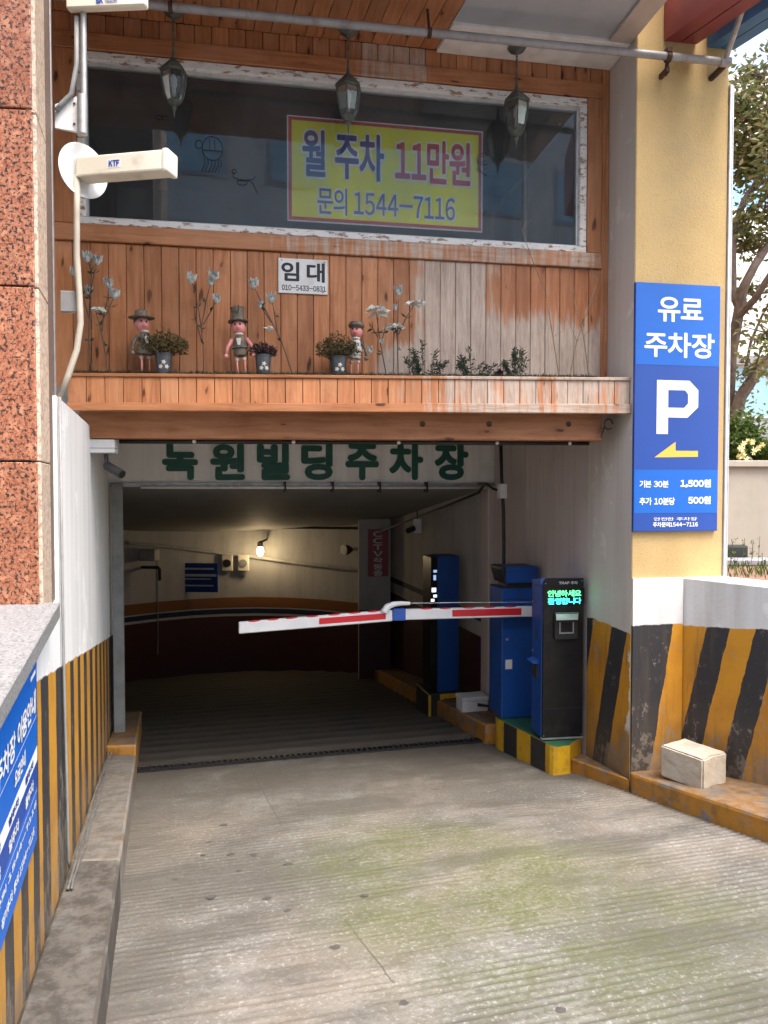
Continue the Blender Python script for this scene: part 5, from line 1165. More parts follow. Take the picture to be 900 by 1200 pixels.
# second, unlit spot
c = on_back(410, 644, 11.2); t = thing('wall_spotlight', 'unlit spotlight on the garage back wall beside the red sign', 'lamp', tuple(c))
mb = MB(); mb.tube([(-.09, -.1, 0), (-.03, -.05, 0), (.02, 0, 0)], [.085, .075, .04], 12); mb.build('hood', M['dark_plastic'], t, smooth='auto'); mb = MB(); mb.tube([(.02, 0, 0), (.1, .12, 0)], .03, 8); mb.build('arm', M['cream_plastic'], t)
def backpt(px, py, off=.02):
    for a, b in zip(bp[:-1], bp[1:]):
        pa, pb = a.x / a.y * F + CX, b.x / b.y * F + CX
        if pa <= px <= pb:
            d = a.y + (b.y - a.y) * (px - pa) / (pb - pa) - off; r_ = ray(px, py); return EYE + r_ * (d / r_.y)
mb = MB(); mb.tube([tuple(backpt(px, py, .03)) for px, py in ((150, 636), (200, 641), (250, 647), (300, 653), (350, 660), (420, 668))], .03, 8); tag(mb.build('wall_pipe', M['garage_wall'], smooth='auto'), 'sloping painted pipe along the garage back wall behind the lamp', 'pipe')
mb = MB(); mb.tube([tuple(backpt(185, 655 + i * 14, .02)) for i in range(9)], .006, 6); tag(mb.build('wall_conduit', M['garage_wall'], smooth='auto'), 'thin pale conduit dropping down the garage back wall at left', 'conduit')
mb = MB(); mb.tube([tuple(backpt(px, py, .06)) for px, py in ((150, 619), (210, 618.5), (262, 620), (300, 618), (420, 619))], .02, 6); tag(mb.build('ceiling_conduit', M['cable'], smooth='auto'), 'black conduit where the garage back wall meets the ceiling', 'conduit')
# vents
for px, label in ((266, 'square wall vent with dark round grille beside the blue notice'), (285, 'square wall vent with pale round grille nearest the lit lamp')):
    c = on_back(px, 660, 11.84); t = thing('wall_vent', label, 'vent', tuple(c), 0, 'vents on the garage back wall')
    mb = MB(); mb.box(-.09, .09, 0, .06, -.13, .13); mb.build('frame', M['cream_plastic'], t, bevel=.01); mb = MB(); mb.lathe([(.001, 0), (.065, 0), (.065, .012), (.001, .013)], 18); o = mb.build('grille', M['dark_plastic'] if px < 270 else M['greyconduit'], t, (0, -.002, .0)); o.rotation_euler = (R(90), 0, 0)
c = on_back(233, 677, 11.7); t = thing('inner_notice', 'dark blue notice on the back wall of the garage', 'notice', tuple(c), R(-4))
mb = MB(); mb.box(-.31, .31, 0, .02, -.235, .235); mb.build('board', M['sign_blue_dark'], t)
for z0, z1, x1 in ((.02, .06, .29), (-.03, -.012, .2), (-.14, -.115, .24), (.13, .16, .25)): mb = MB(); mb.box(-.28, x1, -.003, -.001, z0, z1); mb.build('printed_band', M['paper'], t)
c = on_back(176, 650, 11.3); t = thing('wall_junction_box', 'grey wall box with pipe at the left of the garage back wall', 'box', tuple(c), R(-12))
mb = MB(); mb.box(-.13, .13, -.1, .06, -.09, .09); mb.build('body', M['garage_wall'], t, bevel=.01); mb = MB(); mb.tube([(-.45, 0, -.2), (.14, 0, -.2), (.16, 0, -.23), (.16, 0, -.4)], .025, 8); mb.build('pipe', M['dark_plastic'], t)
# pier with the CCTV sign
c = on_back(440, 700, 10.55); t = thing('garage_pier', 'beige pier in the garage behind the barrier arm', 'pillar', (c.x, c.y, 0), R(4))
mb = MB(); mb.box(-.24, .22, 0, .4, -2.0, 1.3); mb.build('shaft', M['garage_wall'], t); mb = MB(); mb.box(-.24, .22, -.003, -.001, -1.9, zl(716, 10.5)); mb.build('maroon_dado', M['maroon'], t)
cs = thing('cctv_sign', 'narrow dark red vertical sign on the garage pier', 'sign', (c.x, c.y, 0), R(4))
zc0, zc1 = zl(676, 10.5), zl(620.5, 10.5)
mb = MB(); mb.box(-.11, .185, -.03, -.006, zc0, zc1); mb.build('board', M['cctv_red'], cs)
hh = (zc1 - zc0) / 7.2
for i, ch in enumerate(['C', 'C', 'T', 'V', '작', '동', '중']):
    zt_ = zc1 - .03 - hh * i; text('lettering', ch, M['paper'], cs, rect(-.035, .105, zt_ - hh * .82, zt_), -.031, .02)
# small camera boxes and cables along the right wall
for px, py, d, label in ((489, 617, 8.9, 'small white camera box hanging under the garage ceiling inside'), (588.5, 576, 6.35, 'white switch box on the black cable by the garage mouth')):
    c = on_back(px, py, d); t = thing('cable_box', label, 'box', tuple(c), R(10))
    k = d / 850; mb = MB(); mb.box(-4.2 * k, 4.2 * k, -.04, .04, -8 * k, 9 * k); mb.build('case', M['white_plastic'], t, bevel=.004)
    if d > 8: mb = MB(); mb.tube([(-.05, -.03, -.02), (-.14, -.08, -.05)], .035, 10); mb.build('camera_barrel', M['dark_plastic'], t); mb = MB(); mb.tube([(0, 0, .08), (0, 0, .2)], .01, 6); mb.build('stem', M['dark_plastic'], t)
def wcable(name, label, pts, r_):
    mb = MB(); mb.tube([tuple(on_back(*p_)) for p_ in pts], r_, 7); tag(mb.build(name, M['cable'], smooth=True), label, 'cable')
wcable('ceiling_cable', 'black cable sagging along the garage ceiling edge', [(446, 623, 9.9), (491, 605, 8.8), (525, 592, 7.8), (561, 577, 7.0), (567, 568, 6.9)], .014)
wcable('vertical_cable', 'thick black cable hanging down the panelled wall to the barrier', [(587, 522, 6.4), (588, 560, 6.4), (590, 600, 6.36), (590.5, 640, 6.33), (590, 690, 6.3), (584, 780, 6.5), (578, 828, 6.55), (560, 826, 6.6)], .016)
wcable('lintel_cable', 'short black cable looping from the lintel rail to the switch box', [(561, 567, 6.75), (570, 567, 6.6), (578, 573, 6.45), (585, 575, 6.4)], .012)
# iron hook at the end of the beam
c = FB.w(upx(FB, 713, 495, -.03), -.03, zpx(FB, 713, 497, -.03)); t = thing('iron_hook', 'small rusty iron ring hanging at the right end of the beam', 'hook', tuple(c), FB.yaw)
mb = MB(); mb.tube([(.03 * math.cos(a * .5), .0, .035 * math.sin(a * .5)) for a in range(0, 12)], .005, 6); mb.build('ring', M['rust'], t); mb = MB(); mb.tube([(-.03, 0, -.02), (-.05, 0, -.09)], .006, 6); mb.build('shank', M['rust'], t)

# ---- drain grate across the ramp
gl, gr_ = onramp(160, 906), onramp(583, 868.5)
gt = thing('drain_grate', 'narrow slotted drain grate across the ramp at the garage mouth', 'drain', (gl.x, gl.y, gl.z + .004))
D_ = gr_ - gl; Ln = D_.length; dn = D_.normalized(); cr_ = Vector((-dn.y, dn.x, 0)); cr_.z = -RK * sval(cr_.x, cr_.y)
mb = MB(); mb.hexa([tuple(cr_ * a + dn * b + Vector((0, 0, z))) for z in (-.03, .003) for a, b in ((-.005, 0), (-.005, Ln), (.11, Ln), (.11, 0))]); mb.build('channel', M['black'], gt)
mb = MB(); nb = int(Ln / .046)
for i in range(nb):
    a = i * .046; mb.hexa([tuple(cr_ * p_[0] + dn * p_[1] + Vector((0, 0, z))) for z in (.004, .022) for p_ in ((.0, a), (.0, a + .021), (.098, a + .021), (.098, a))])
for w0, w1 in ((-.008, .0), (.098, .106)): mb.hexa([tuple(cr_ * p_[0] + dn * p_[1] + Vector((0, 0, z))) for z in (.0, .015) for p_ in ((w0, 0), (w0, Ln), (w1, Ln), (w1, 0))])
o = mb.build('bars', M['darksteel'], gt); o['kind'] = 'stuff'

# ---- cement block on the ledge
c = onramp(812, 914, .132)
blk = thing('cement_block', 'single pale cement block resting on the orange kerb', 'block', (c.x, c.y, c.z), R(-58))
W_, D2, H_ = .30, .24, .20
bmk = bmesh.new(); bmesh.ops.create_cube(bmk, size=1.0)
for v in bmk.verts: v.co = Vector((v.co.x * W_, v.co.y * D2, (v.co.z + .5) * H_))
bmesh.ops.bevel(bmk, geom=list(bmk.edges), offset=.010, segments=2, affect='EDGES')
bmesh.ops.subdivide_edges(bmk, edges=list(bmk.edges), cuts=7, use_grid_fill=True)
for v in bmk.verts:
    q_ = v.co * 14; nz_ = mnoise.noise(q_) * .0012 + mnoise.noise(q_ * 3.3) * .0014
    if v.co.z > .004: v.co += Vector((v.co.x / W_, v.co.y / D2, (v.co.z - H_ / 2) / H_)) * nz_ * 2
    if v.co.z > H_ * .9:                                       # two shallow cores in the top
        for cx_ in (-.07, .07):
            dx_, dy_ = abs(v.co.x - cx_) / .052, abs(v.co.y) / .075
            if max(dx_, dy_) < 1: v.co.z -= .012
    if abs(v.co.y) < .05 and v.co.x > W_ * .46: v.co.x -= .010      # groove in the end
me = bpy.data.meshes.new('body'); bmk.to_mesh(me); bmk.free(); me.materials.append(M['blockcon'])
link('body', me, blk)

# ================================================================== PLANTER ORNAMENTS
VO = -.15
def O(px, py, v=VO): u, z = FW.at(px, py, v); return Vector((u, v, z))
def base_at(px, v=VO):
    p_ = O(px, 441, v); w = FW.w(p_.x, v); ul = FP.loc((w.x, w.y))[0]; return Vector((p_.x, v, lp(zt0, zt1, ul) + .004))
def orn(name, label, cat, px, group=None, v=VO):
    b = base_at(px, v); w = FW.w(b.x, b.y, b.z); t = thing(name, label, cat, tuple(w), FW.yaw, group); return t, b
def stem_plant(px, paths, heads, label, kind, group='ornamental flower stems in the planter'):
    t, b = orn('flower_ornament', label, 'ornament', px, group)
    for pth in paths:
        pts = [O(*p_) - b for p_ in pth]; pts[0].z = 0 if abs(pts[0].z) < .05 else pts[0].z
        mb = MB(); mb.tube([tuple(p_ + Vector((0, rnd(-.01, .01), 0))) for p_ in pts], [.0042] + [.0034] * (len(pts) - 2) + [.0022], 6); mb.build('stalk', M['stem'], t)
        for p_ in pts[1:-1]:
            for _ in range(2):
                mb = MB(); d = (rnd(-1, 1), rnd(-.6, .3), rnd(-.2, .8)); mb.leaf(tuple(p_), d, rnd(.012, .02), rnd(.03, .055)); mb.build('leaf', M['leaf_dark'], t)
    for hx, hy, r_, kd_ in heads:
        r_ *= 1.25
        c_ = O(hx, hy) - b; mb = MB(); ml = M['petal'] if kd_ == 'w' else M['petal_grey']
        if kd_ == 'w':
            for i in range(9):
                a = i * math.tau / 9; mb.leaf(tuple(c_), (math.cos(a), math.sin(a) * .7 - .2, rnd(-.55, -.1)), r_ * .75, r_ * 1.25)
            mb.ball(tuple(c_), (r_ * .25, r_ * .25, r_ * .2), 8, 5)
        else:
            for i in range(12):
                a = i * 2.4; q_ = .35 + .5 * (i / 12); mb.leaf(tuple(c_ - Vector((0, 0, r_ * .5))), (math.cos(a) * q_, math.sin(a) * q_, 1), r_ * .8, r_ * rnd(1.1, 1.6))
            mb.ball(tuple(c_ - Vector((0, 0, r_ * .2))), (r_ * .45, r_ * .45, r_ * .6), 8, 6)
        mb.build('blossom', ml, t)
stem_plant(108, [[(108, 437), (104, 400), (105, 350), (107, 320), (103, 302)], [(107, 385), (106, 345), (111, 320), (113, 305)], [(104, 372), (97, 345), (95, 330)], [(107, 350), (100, 342), (98, 338)]], [(102, 301, .036, 'g'), (113.5, 304, .036, 'g'), (86, 318, .028, 'g'), (103, 340, .03, 'g')], 'tall twiggy ornament with dusty buds beside the conduit, leftmost stem', 'g')
stem_plant(127, [[(127, 437), (122, 405), (117, 382), (112, 365)], [(119, 388), (121, 370), (126, 350), (128, 335)], [(122, 372), (129, 360), (134, 345)]], [(127, 331, .036, 'g'), (134, 344, .038, 'g'), (116, 361, .034, 'w')], 'shorter branching ornament with grey and white buds, second stem from the left', 'g')
stem_plant(238, [[(239, 437), (238, 405), (236, 385), (241, 355), (248, 328)], [(237, 390), (232, 360), (225, 330)], [(238, 380), (247, 365), (254, 352)], [(237, 402), (229, 375), (227, 358)]], [(224, 326, .036, 'g'), (250, 323, .040, 'g'), (254, 350, .032, 'g'), (247, 330, .028, 'g')], 'branching grey bud stem standing between the first two dolls', 'g')
stem_plant(344, [[(345, 437), (330, 400), (312, 365), (297, 335)], [(325, 390), (322, 370), (319, 352)], [(318, 378), (306, 360), (304, 356)]], [(296.5, 332, .038, 'g'), (318, 349, .036, 'g'), (305, 357, .024, 'g'), (315, 383, .024, 'w')], 'leaning stem with grey blossoms below the white rent plate', 'g')
stem_plant(455, [[(454, 440), (448, 415), (444, 390), (441, 366)], [(446, 405), (450, 390), (452, 380)], [(443, 395), (437, 385), (436, 378)]], [(442, 361, .060, 'w'), (447, 400, .018, 'g'), (433, 410, .026, 'g')], 'stem with one wide drooping white blossom behind the third doll', 'w')
stem_plant(467, [[(467, 440), (466, 410), (466, 385), (467, 350)], [(467, 392), (476, 372), (486, 356)], [(466, 400), (464, 385), (462, 380)]], [(467, 341, .036, 'g'), (462, 381, .050, 'w'), (484, 354, .040, 'w'), (493, 353, .025, 'w'), (463, 360, .022, 'g')], 'tall stem with several white blossoms at the middle of the planter', 'w')
# pots
def pot(px, ytop, ybot, wpx, leafm, spread, nleaf, label, print_=True):
    t, b = orn('flower_pot', label, 'flower pot', px, 'pots in the planter box', VO - .02)
    k = (O(px + 10, 430) - O(px, 430)).length / 10; r_ = wpx / 2 * k; H = (ybot - ytop) * k
    mb = MB(); mb.lathe([(r_ * .68, 0), (r_ * .74, H * .1), (r_, H), (r_ * 1.06, H), (r_ * 1.06, H * 1.04), (r_ * .9, H * 1.04), (r_ * .85, H * .85), (.002, H * .85)], 20); mb.build('pot_body', M['pot'], t, smooth='auto')
    if print_:
        for i in range(3):
            a = R(-105 + i * 22); cz = H * (.45 + .18 * (i % 2)); rr = r_ * (.78 + .2 * cz / H) + .0015; c_ = Vector((rr * math.cos(a), rr * math.sin(a), cz)); e = Vector((-math.sin(a), math.cos(a), 0)); mb = MB()
            for j in range(5):
                q_ = math.tau * j / 5; d = e * math.cos(q_) + Vector((0, 0, 1)) * math.sin(q_); mb.leaf(tuple(c_), tuple(d), .011, .016, Vector((math.cos(a), math.sin(a), 0)))
            mb.build('painted_flower', M['doll_white'], t)
    mb = MB()
    for _ in range(nleaf):
        a = rnd(0, math.tau); q_ = math.sqrt(random.random()); x, y, z = math.cos(a) * spread * q_ * k, math.sin(a) * spread * q_ * k * .7, H + (rnd(.1, 1) * (1.15 - q_ * .6)) * spread * k * 1.05
        mb.leaf((x, y, z), (rnd(-1, 1), rnd(-1, 1), rnd(-.3, 1)), .011, rnd(.016, .034))
        if random.random() < .12: mb.tube([(x * .2, y * .2, H * .9), (x, y, z)], .0012, 3, False)
    mb.build('foliage', leafm, t)
    return t
pot(192, 406, 434, 21, M['leaf_olive'], 28, 1000, 'dark zinc pot with painted daisies and olive foliage beside the first doll')
pot(308.5, 409, 436, 19, M['leaf_purple'], 15, 420, 'small pot of purple foliage right of the second doll', True)
pot(396.5, 411, 437, 20, M['leaf_olive'], 25, 850, 'dark zinc pot of dry yellowish foliage left of the third doll')
# dolls
def doll(px, ytop, lean, hat, label, white=False):
    t, b = orn('garden_doll', label, 'figurine', px, 'painted metal dolls in the planter box', VO - .01); t.rotation_euler = (R(rnd(-4, 2)), R(rnd(-5, 5)), FW.yaw + R({171: 28, 284: -6, 415: -24}.get(px, 0)))
    k = (O(px + 10, 430) - O(px, 430)).length / 10; H = (437 - ytop) * k; s_ = H / .33
    for x in (-.018, .018):
        mb = MB(); mb.tube([(x * s_, 0, .012 * s_), (x * 1.05 * s_, -.004 * s_, .06 * s_), (x * s_, 0, .12 * s_)], .0045 * s_, 8); lg = mb.build('leg', M['skin'], t, smooth=True)
        mb = MB(); mb.lathe([(.009 * s_, 0), (.010 * s_, .006 * s_), (.009 * s_, .012 * s_)], 8, (x * s_, 0, .092 * s_)); mb.build('sock', M['doll_white'], lg)
        mb = MB(); mb.ball((x * s_, -.01 * s_, .010 * s_), (.013 * s_, .024 * s_, .010 * s_), 10, 6); mb.build('shoe', M['doll_grey'], lg, smooth=True)
    mb = MB(); mb.lathe(([(.052 * s_, .112 * s_), (.056 * s_, .118 * s_), (.040 * s_, .150 * s_), (.030 * s_, .168 * s_), (.034 * s_, .19 * s_), (.022 * s_, .212 * s_), (.010 * s_, .225 * s_)] if hat == 'brim' else [(.034 * s_, .115 * s_), (.040 * s_, .125 * s_), (.036 * s_, .150 * s_), (.046 * s_, .152 * s_), (.043 * s_, .17 * s_), (.036 * s_, .195 * s_), (.020 * s_, .215 * s_), (.010 * s_, .225 * s_)]), 16, (0, 0, 0), .84, .62); mb.build('coat', M['doll_white'] if white else M['doll_grey'], t, smooth='auto')
    for sx in (-1, 1):
        mb = MB(); mb.tube([(sx * .034 * s_, 0, .198 * s_), (sx * .058 * s_, -.008 * s_, .16 * s_), (sx * .066 * s_, -.02 * s_, .122 * s_)], [.011 * s_, .009 * s_, .007 * s_], 8); mb.ball((sx * .067 * s_, -.022 * s_, .112 * s_), .012 * s_, 8, 6); mb.build('arm', M['doll_grey'] if hat != 'tall' else M['skin'], t, smooth=True)
    mb = MB(); mb.quad((-.012 * s_, -.031 * s_, .196 * s_), (.012 * s_, -.031 * s_, .196 * s_), (.006 * s_, -.0325 * s_, .162 * s_), (-.006 * s_, -.0325 * s_, .162 * s_)); mb.build('scarf', M['doll_white'] if not white else M['leaf_purple'], t)
    mb = MB(); mb.lathe([(.012 * s_, .212 * s_), (.022 * s_, .218 * s_), (.020 * s_, .226 * s_), (.010 * s_, .228 * s_)], 12); mb.build('collar', M['doll_white'], t, smooth='auto')
    mb = MB(); mb.ball((lean * s_, 0, .255 * s_), (.034 * s_, .033 * s_, .036 * s_), 16, 12); mb.ball((lean * s_, -.034 * s_, .25 * s_), .006 * s_, 8, 6); hd = mb.build('head', M['skin'], t, smooth=True)
    for sx in (-1, 1):
        mb = MB(); mb.ball((lean * s_ + sx * .012 * s_, -.031 * s_, .264 * s_), (.005 * s_, .003 * s_, .006 * s_), 8, 6); mb.build('eye', M['ink'], hd)
    mb = MB(); mb.tube([(lean * s_ + x * s_, (-.033 + abs(x) * .3) * s_, (.238 + abs(x) * .35) * s_) for x in (-.012, -.006, 0, .006, .012)], .0015 * s_, 5); mb.build('mouth', M['ban_red'], hd)
    mb = MB(); mb.ball((lean * s_, .008 * s_, .268 * s_), (.037 * s_, .033 * s_, .028 * s_), 12, 8); mb.build('hair', M['stem'], hd, smooth=True)
    if hat == 'brim': mb = MB(); mb.lathe([(.06 * s_, .282 * s_), (.062 * s_, .286 * s_), (.034 * s_, .292 * s_), (.030 * s_, .315 * s_), (.015 * s_, .325 * s_), (.002, .326 * s_)], 16, (lean * s_, 0, 0)); mb.build('hat', M['doll_grey'], t, smooth='auto')
    elif hat == 'tall': mb = MB(); mb.lathe([(.05 * s_, .283 * s_), (.05 * s_, .288 * s_), (.033 * s_, .292 * s_), (.030 * s_, .33 * s_), (.036 * s_, .352 * s_), (.002, .345 * s_)], 14, (lean * s_, 0, 0)); mb.leaf((lean * s_, -.03 * s_, .31 * s_), (.3, -.2, 1), .02 * s_, .055 * s_); mb.build('hat', M['doll_grey'], t, smooth='auto')
    else: mb = MB(); mb.lathe([(.038 * s_, .275 * s_), (.044 * s_, .285 * s_), (.036 * s_, .302 * s_), (.01 * s_, .31 * s_), (.001, .311 * s_)], 14, (lean * s_, -.004 * s_, 0)); mb.build('hat', M['doll_grey'], t, smooth='auto')
for _dl in (1,): doll(171, 354, -.010, 'brim', 'doll with broad dark hat and pink face beside the leftmost pot')
doll(284, 357, 0, 'tall', 'doll in dark jacket and tall hat with bare legs and white socks')
doll(415, 364, 0, 'cap', 'doll with flat cap and whitish dress right of the dry foliage pot', True)
# small bushes
def bush(px, wpx, hpx, mat, n, label, name='small_bush'):
    t, b = orn(name, label, 'plant', px, 'small bushes in the planter box')
    k = (O(px + 10, 430) - O(px, 430)).length / 10; mb = MB(); ms = MB()
    for s_ in range(max(6, n // 45)):
        a = rnd(-1, 1); tip = Vector((a * wpx / 2 * k, rnd(-.06, .08), (1 - .5 * abs(a)) * hpx * k * rnd(.5, 1))); root = Vector((a * .2 * wpx * k, rnd(-.02, .02), 0)); mid = root.lerp(tip, .5) + Vector((0, 0, .02))
        ms.tube([tuple(root), tuple(mid), tuple(tip)], .0022, 4)
        for j in range(45):
            q_ = random.random() ** .7; p_ = root.lerp(mid, q_ * 2) if q_ < .5 else mid.lerp(tip, q_ * 2 - 1)
            mb.leaf(tuple(p_ + Vector((rnd(-.012, .012), rnd(-.012, .012), rnd(-.008, .008)))), (rnd(-1, 1), rnd(-1, .6), rnd(-.4, .9)), .009, rnd(.018, .036))
    ms.build('stems', M['stem'], t); mb.build('foliage', mat, t)
bush(497, 54, 52, M['leaf_dark'], 560, 'low spreading dusty green bush right of the white blossoms')
bush(556, 46, 48, M['leaf_dark'], 460, 'dusty green bush in the middle of the weathered planks')
bush(606, 40, 52, M['leaf_dark'], 540, 'upright dusty green bush, rightmost of the small bushes')
bush(587, 18, 16, M['leaf_purple'], 140, 'tiny dry brownish bush between the two right bushes')
for i, (pth, lb) in enumerate(((((655, 440), (648, 395), (640, 345), (622, 300), (612, 270)), 'long pale dry twig arching up in front of the window corner'), (((668, 440), (676, 400), (690, 360), (700, 330)), 'pale dry twig leaning right against the edge board'), (((690, 440), (684, 395), (672, 350), (668, 335)), 'thin dry twig crossing the others at the right end'))):
    t, b = orn('dry_twig', lb, 'twig', pth[0][0], 'dry twigs at the right end of the planter')
    pts = [O(*p_) - b for p_ in pth]; mb = MB(); mb.tube([tuple(p_) for p_ in pts], [.005, .004, .0035, .003, .002][:len(pts)], 5)
    for p_ in pts[1:]:
        for _ in range(2): mb.tube([tuple(p_), tuple(p_ + Vector((rnd(-.09, .09), rnd(-.04, .04), rnd(.03, .16))))], [.0025, .001], 4)
    mb.build('stalk', M['twig'], t)

# ================================================================== RIGHT BACKGROUND
def at_y(px, py, y): r_ = ray(px, py); return EYE + r_ * (y / r_.y)
pw_ = thing('garden_planter', 'grey rendered planter wall with plants at the right edge', 'planter')
a = at_y(851, 655, 6.8); zt_ = at_y(870, 541, 6.8).z
mb = MB(); mb.box(a.x - .35, 9.0, 6.8, 7.0, .7, zt_ - .05); mb.build('wall_face', M['planterwall'], pw_)
mb = MB(); mb.box(a.x - .38, 9.0, 6.76, 7.04, zt_ - .05, zt_ + .01); mb.build('capping', M['planterwall'], pw_, bevel=.006)
mb = MB(); mb.box(a.x - .35, 9.0, 7.0, 9.5, .7, zt_ - .08); mb.build('soil', M['brickpave'], pw_)
def clump(name, label, cx_, cy_, cz_, rx, ry, rz, n, mat, ls, cat='plant', droop=False, shell=.35):
    t = thing(name, label, cat, (cx_, cy_, cz_)); mb = MB()
    cl = [(rnd(-1, 1) * rx * .7, rnd(-1, 1) * ry * .7, rnd(.15, .9) * rz * 2) for _ in range(9)]
    for _ in range(n):
        c_ = random.choice(cl); p_ = Vector((c_[0] + random.gauss(0, rx * .25), c_[1] + random.gauss(0, ry * .25), max(.01, c_[2] + random.gauss(0, rz * .28))))
        mb.leaf(tuple(p_), (rnd(-1, 1), rnd(-1, 1), rnd(-.6, .8)), ls * .5, ls * rnd(.7, 1.3))
    mb.build('foliage', mat, t); ms = MB()
    for c_ in cl: ms.tube([(0, 0, -.05), tuple(Vector(c_) * .5), c_], .006, 5)
    ms.build('stems', M['stem'], t); return t
p_ = at_y(866, 535, 7.25); clump('flowering_bush', 'leafy bush with pale yellow flowers on the grey planter wall', p_.x, 7.25, zt_ - .08, .22, .2, .30, 900, M['leaf_green'], .07)
fb_ = thing('yellow_flowers', 'cluster of pale yellow blossoms in front of the green bush', 'flowers', (p_.x - .0, 7.05, zt_))
for i in range(16):
    mb = MB(); c_ = Vector((rnd(-.12, .10), rnd(-.1, .06), rnd(.03, .22)))
    for j in range(6): mb.leaf(tuple(c_), (math.cos(j * 1.05), -.3, math.sin(j * 1.05)), .03, .035)
    mb.build('blossom', M['flower'], fb_)
p_ = at_y(893, 530, 7.3)
t = thing('grass_tuft', 'dark green tuft of long grass on the planter wall at the right edge', 'plant', (p_.x, 7.3, zt_ - .08)); mb = MB()
for _ in range(420):
    a = rnd(0, math.tau); l_ = rnd(.25, .5); d = Vector((math.cos(a) * rnd(.1, .7), math.sin(a) * rnd(.1, .7), 1)).normalized(); e = d.cross(Vector((rnd(-1, 1), rnd(-1, 1), 0))).normalized() * .006; m_ = d * l_ * .6; tp = d * l_ + Vector((d.x * .15, d.y * .15, -.05))
    mb.add([tuple(-e), tuple(e), tuple(m_ + e), tuple(m_ - e), tuple(tp)], [(0, 1, 2, 3), (3, 2, 4)])
mb.build('blades', M['leaf_green'], t)
p_ = at_y(905, 520, 8.2); clump('lime_shrub', 'light green feathery shrub behind the yellow flowers', p_.x - .55, 8.2, zt_, .5, .4, .38, 1600, M['leaf_lime'], .06)
p_ = at_y(870, 665, 5.6)
t = thing('terrace_weeds', 'thin flowering weeds growing on the terrace behind the low wall', 'plant', (p_.x, 5.7, .8)); mb = MB()
for _ in range(300):
    x, y = rnd(-.35, .6), rnd(-.5, .6); mb.leaf((x, y, 0), (rnd(-.4, .4), rnd(-.4, .4), 1), .008, rnd(.03, .09))
for _ in range(14):
    x, y = rnd(-.1, .5), rnd(-.3, .5); hgt = rnd(.12, .26); mb.tube([(x, y, 0), (x + rnd(-.05, .05), y, hgt)], .002, 4)
    for _ in range(6): mb.leaf((x, y, rnd(.3, 1) * hgt), (rnd(-1, 1), rnd(-1, 1), .4), .012, .03)
mb.build('foliage', M['leaf_green'], t)
p_ = at_y(860, 656, 6.45); t = thing('black_floodlight', 'small black floodlight lying in front of the grey planter wall', 'lamp', (p_.x, 6.45, .80))
mb = MB(); mb.box(-.10, .10, -.06, .06, .02, .16); mb.build('housing', M['dark_plastic'], t, bevel=.02, seg=2); mb = MB(); mb.tube([(.1, 0, .05), (.25, -.02, .02), (.6, 0, .015), (1.4, .05, .015)], .012, 6); mb.build('cable', M['cable'], t)
t = tag(MB().box(p_.x - .3, p_.x + 3, 6.15, 6.32, .803, .86).build('terrace_edging', M['bg_grey'], bevel=.01), 'low dark grey edging on the terrace before the planter wall', 'edging')

def limb(mb, pts, r0, r1, n=8):
    k = len(pts); mb.tube([tuple(p_) for p_ in pts], [r0 + (r1 - r0) * i / (k - 1) for i in range(k)], n)
def tree(name, label, Y, limbs, nleaf, vol, leafm, ls, bx):
    t = thing(name, label, 'tree', (bx.x, bx.y, bx.z)); mb = MB()
    for pts, r0, r1 in limbs: limb(mb, [at_y(px, py, Y + dy) - bx for px, py, dy in pts], r0, r1)
    mb.build('trunk', M['bark'], t, smooth='auto'); ml = MB(); mt = MB()
    for (px, py, dy, rx, rz, k) in vol:
        c_ = at_y(px, py, Y + dy) - bx
        sub_ = [Vector((random.gauss(0, rx * .5), random.gauss(0, rx * .5), random.gauss(0, rz * .5))) for _ in range(10)]
        for s_ in sub_: mt.tube([tuple(c_), tuple(c_ + s_)], [.01, .004], 4, False)
        for _ in range(int(nleaf * k * 1.1)):
            s_ = random.choice(sub_) * rnd(.5, 1.1); q_ = c_ + s_ + Vector((random.gauss(0, .10), random.gauss(0, .10), random.gauss(0, .075)))
            ml.leaf(tuple(q_), (rnd(-1, 1), rnd(-1, 1), rnd(-.8, .5)), ls * .5, ls * rnd(.7, 1.3))
    mt.build('twigs', M['bark'], t)['kind'] = 'stuff'; ml.build('crown', leafm, t); return t
bx = at_y(852, 540, 7.4); bx.z = zt_ - .1
tree('street_tree', 'leafy tree with forked brown trunk growing from the planter at right', 7.4,
     [([(852, 550, 0), (857, 505, 0), (868, 465, 0), (888, 435, .05), (915, 405, .1), (960, 350, .2)], .075, .045),
      ([(853, 545, .1), (853, 470, .1), (856, 420, .1), (864, 375, .08), (868, 352, .05), (872, 335, .0), (885, 310, 0), (902, 285, .1), (940, 230, .2)], .07, .035),
      ([(866, 358, .06), (858, 340, .1), (858, 300, .1), (860, 270, .1), (872, 235, .15), (900, 195, .2), (930, 150, .3)], .05, .025),
      ([(866, 370, .05), (885, 350, -.1), (905, 318, -.2), (930, 280, -.3)], .04, .025),
      ([(872, 440, .2), (880, 400, .3), (893, 370, .3), (910, 340, .4)], .018, .012)], 420,
     [(868, 125, .2, .22, .22, .9), (893, 150, .1, .28, .3, 1.0), (878, 190, .3, .25, .22, 1.0), (900, 230, 0, .3, .3, 1.2), (872, 285, .3, .22, .18, .7), (895, 90, .3, .3, .16, .6), (862, 160, .4, .15, .25, .6), (930, 180, .2, .5, .6, 2.0), (960, 320, .2, .5, .5, 1.6), (878, 340, .5, .2, .12, .25), (885, 430, -.1, .25, .16, .25), (898, 390, 0, .2, .2, .3), (930, 60, .3, .5, .3, 1.0)], M['leaf_tree'], .085, bx)
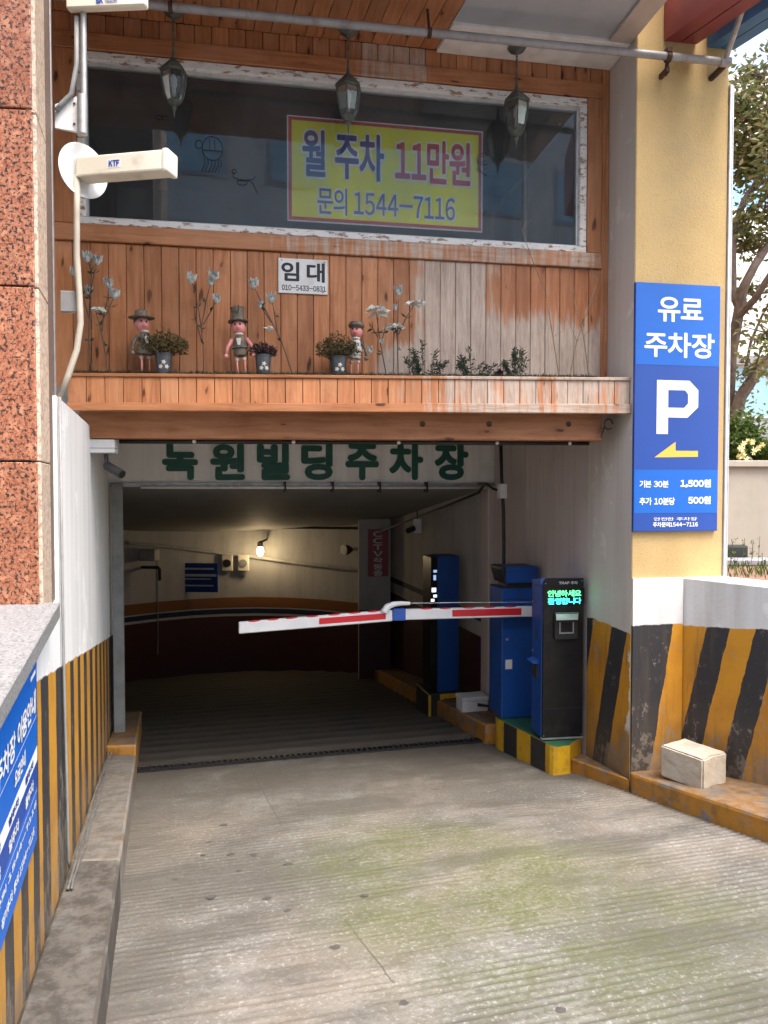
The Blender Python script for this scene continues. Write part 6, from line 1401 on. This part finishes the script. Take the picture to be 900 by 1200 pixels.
# far building with bands of windows
fbld = thing('far_building', 'bright white building with pale blue windows behind the tree', 'building', (0, 0, 0))
Y0 = 15.0; X0 = at_y(820, 500, Y0).x
zz = lambda y: at_y(870, y, Y0).z
mb = MB(); mb.box(X0, X0 + 16, Y0, Y0 + 8, zz(245), zz(418)); mb.build('wall', M['bg_white'], fbld)
mb = MB(); mb.box(X0, X0 + 16, Y0, Y0 + 8, zz(418) - 3.2, zz(418) - .18); mb.build('ground_floor', M['bg_grey'], fbld)
mb = MB(); mb.box(X0, X0 + 16, Y0 - .12, Y0 + 8, zz(418) - .178, zz(418) - .002); mb.build('cornice', M['greyconduit'], fbld)
mb = MB(); mb.box(X0, X0 + 16, Y0 + .1, Y0 + 8, zz(245) + .002, zz(180)); mb.build('window_band', M['bg_glass'], fbld)
mb = MB(); mb.box(X0, X0 + 16, Y0, Y0 + 8, zz(180) + .002, zz(85)); mb.build('wall', M['bg_white'], fbld)
for i in range(8):
    x = X0 + .4 + i * 1.9; mb = MB(); mb.box(x, x + .08, Y0 - .01, Y0 + .1, zz(245), zz(180)); mb.build('mullion', M['bg_white'], fbld)
    mb = MB(); mb.box(x, x + 1.5, Y0 - .02, Y0 - .001, zz(490), zz(428)); wd = mb.build('window', M['bg_white'], fbld); mb = MB(); mb.box(x + .07, x + 1.43, Y0 - .028, Y0 - .022, zz(487), zz(431)); mb.build('pane', M['bg_glass'], wd)
# building across the street (seen only mirrored in the window)
ob = thing('opposite_building', 'pale building across the street mirrored in the long window', 'building', (0, -10.5, sz))
mb = MB(); mb.box(-14, 14, -6, 0, 0, 13.5); mb.build('wall', M['opp'], ob)
for i in range(9):
    for k in range(4):
        x = -13 + i * 3; mb = MB(); mb.box(x, x + 1.9, -.01, .03, 1.0 + k * 2.9, 2.7 + k * 2.9); wd = mb.build('window', M['bg_grey'], ob); mb = MB(); mb.box(x + .1, x + 1.8, .032, .04, 1.1 + k * 2.9, 2.6 + k * 2.9); mb.build('pane', M['bg_glass'], wd)
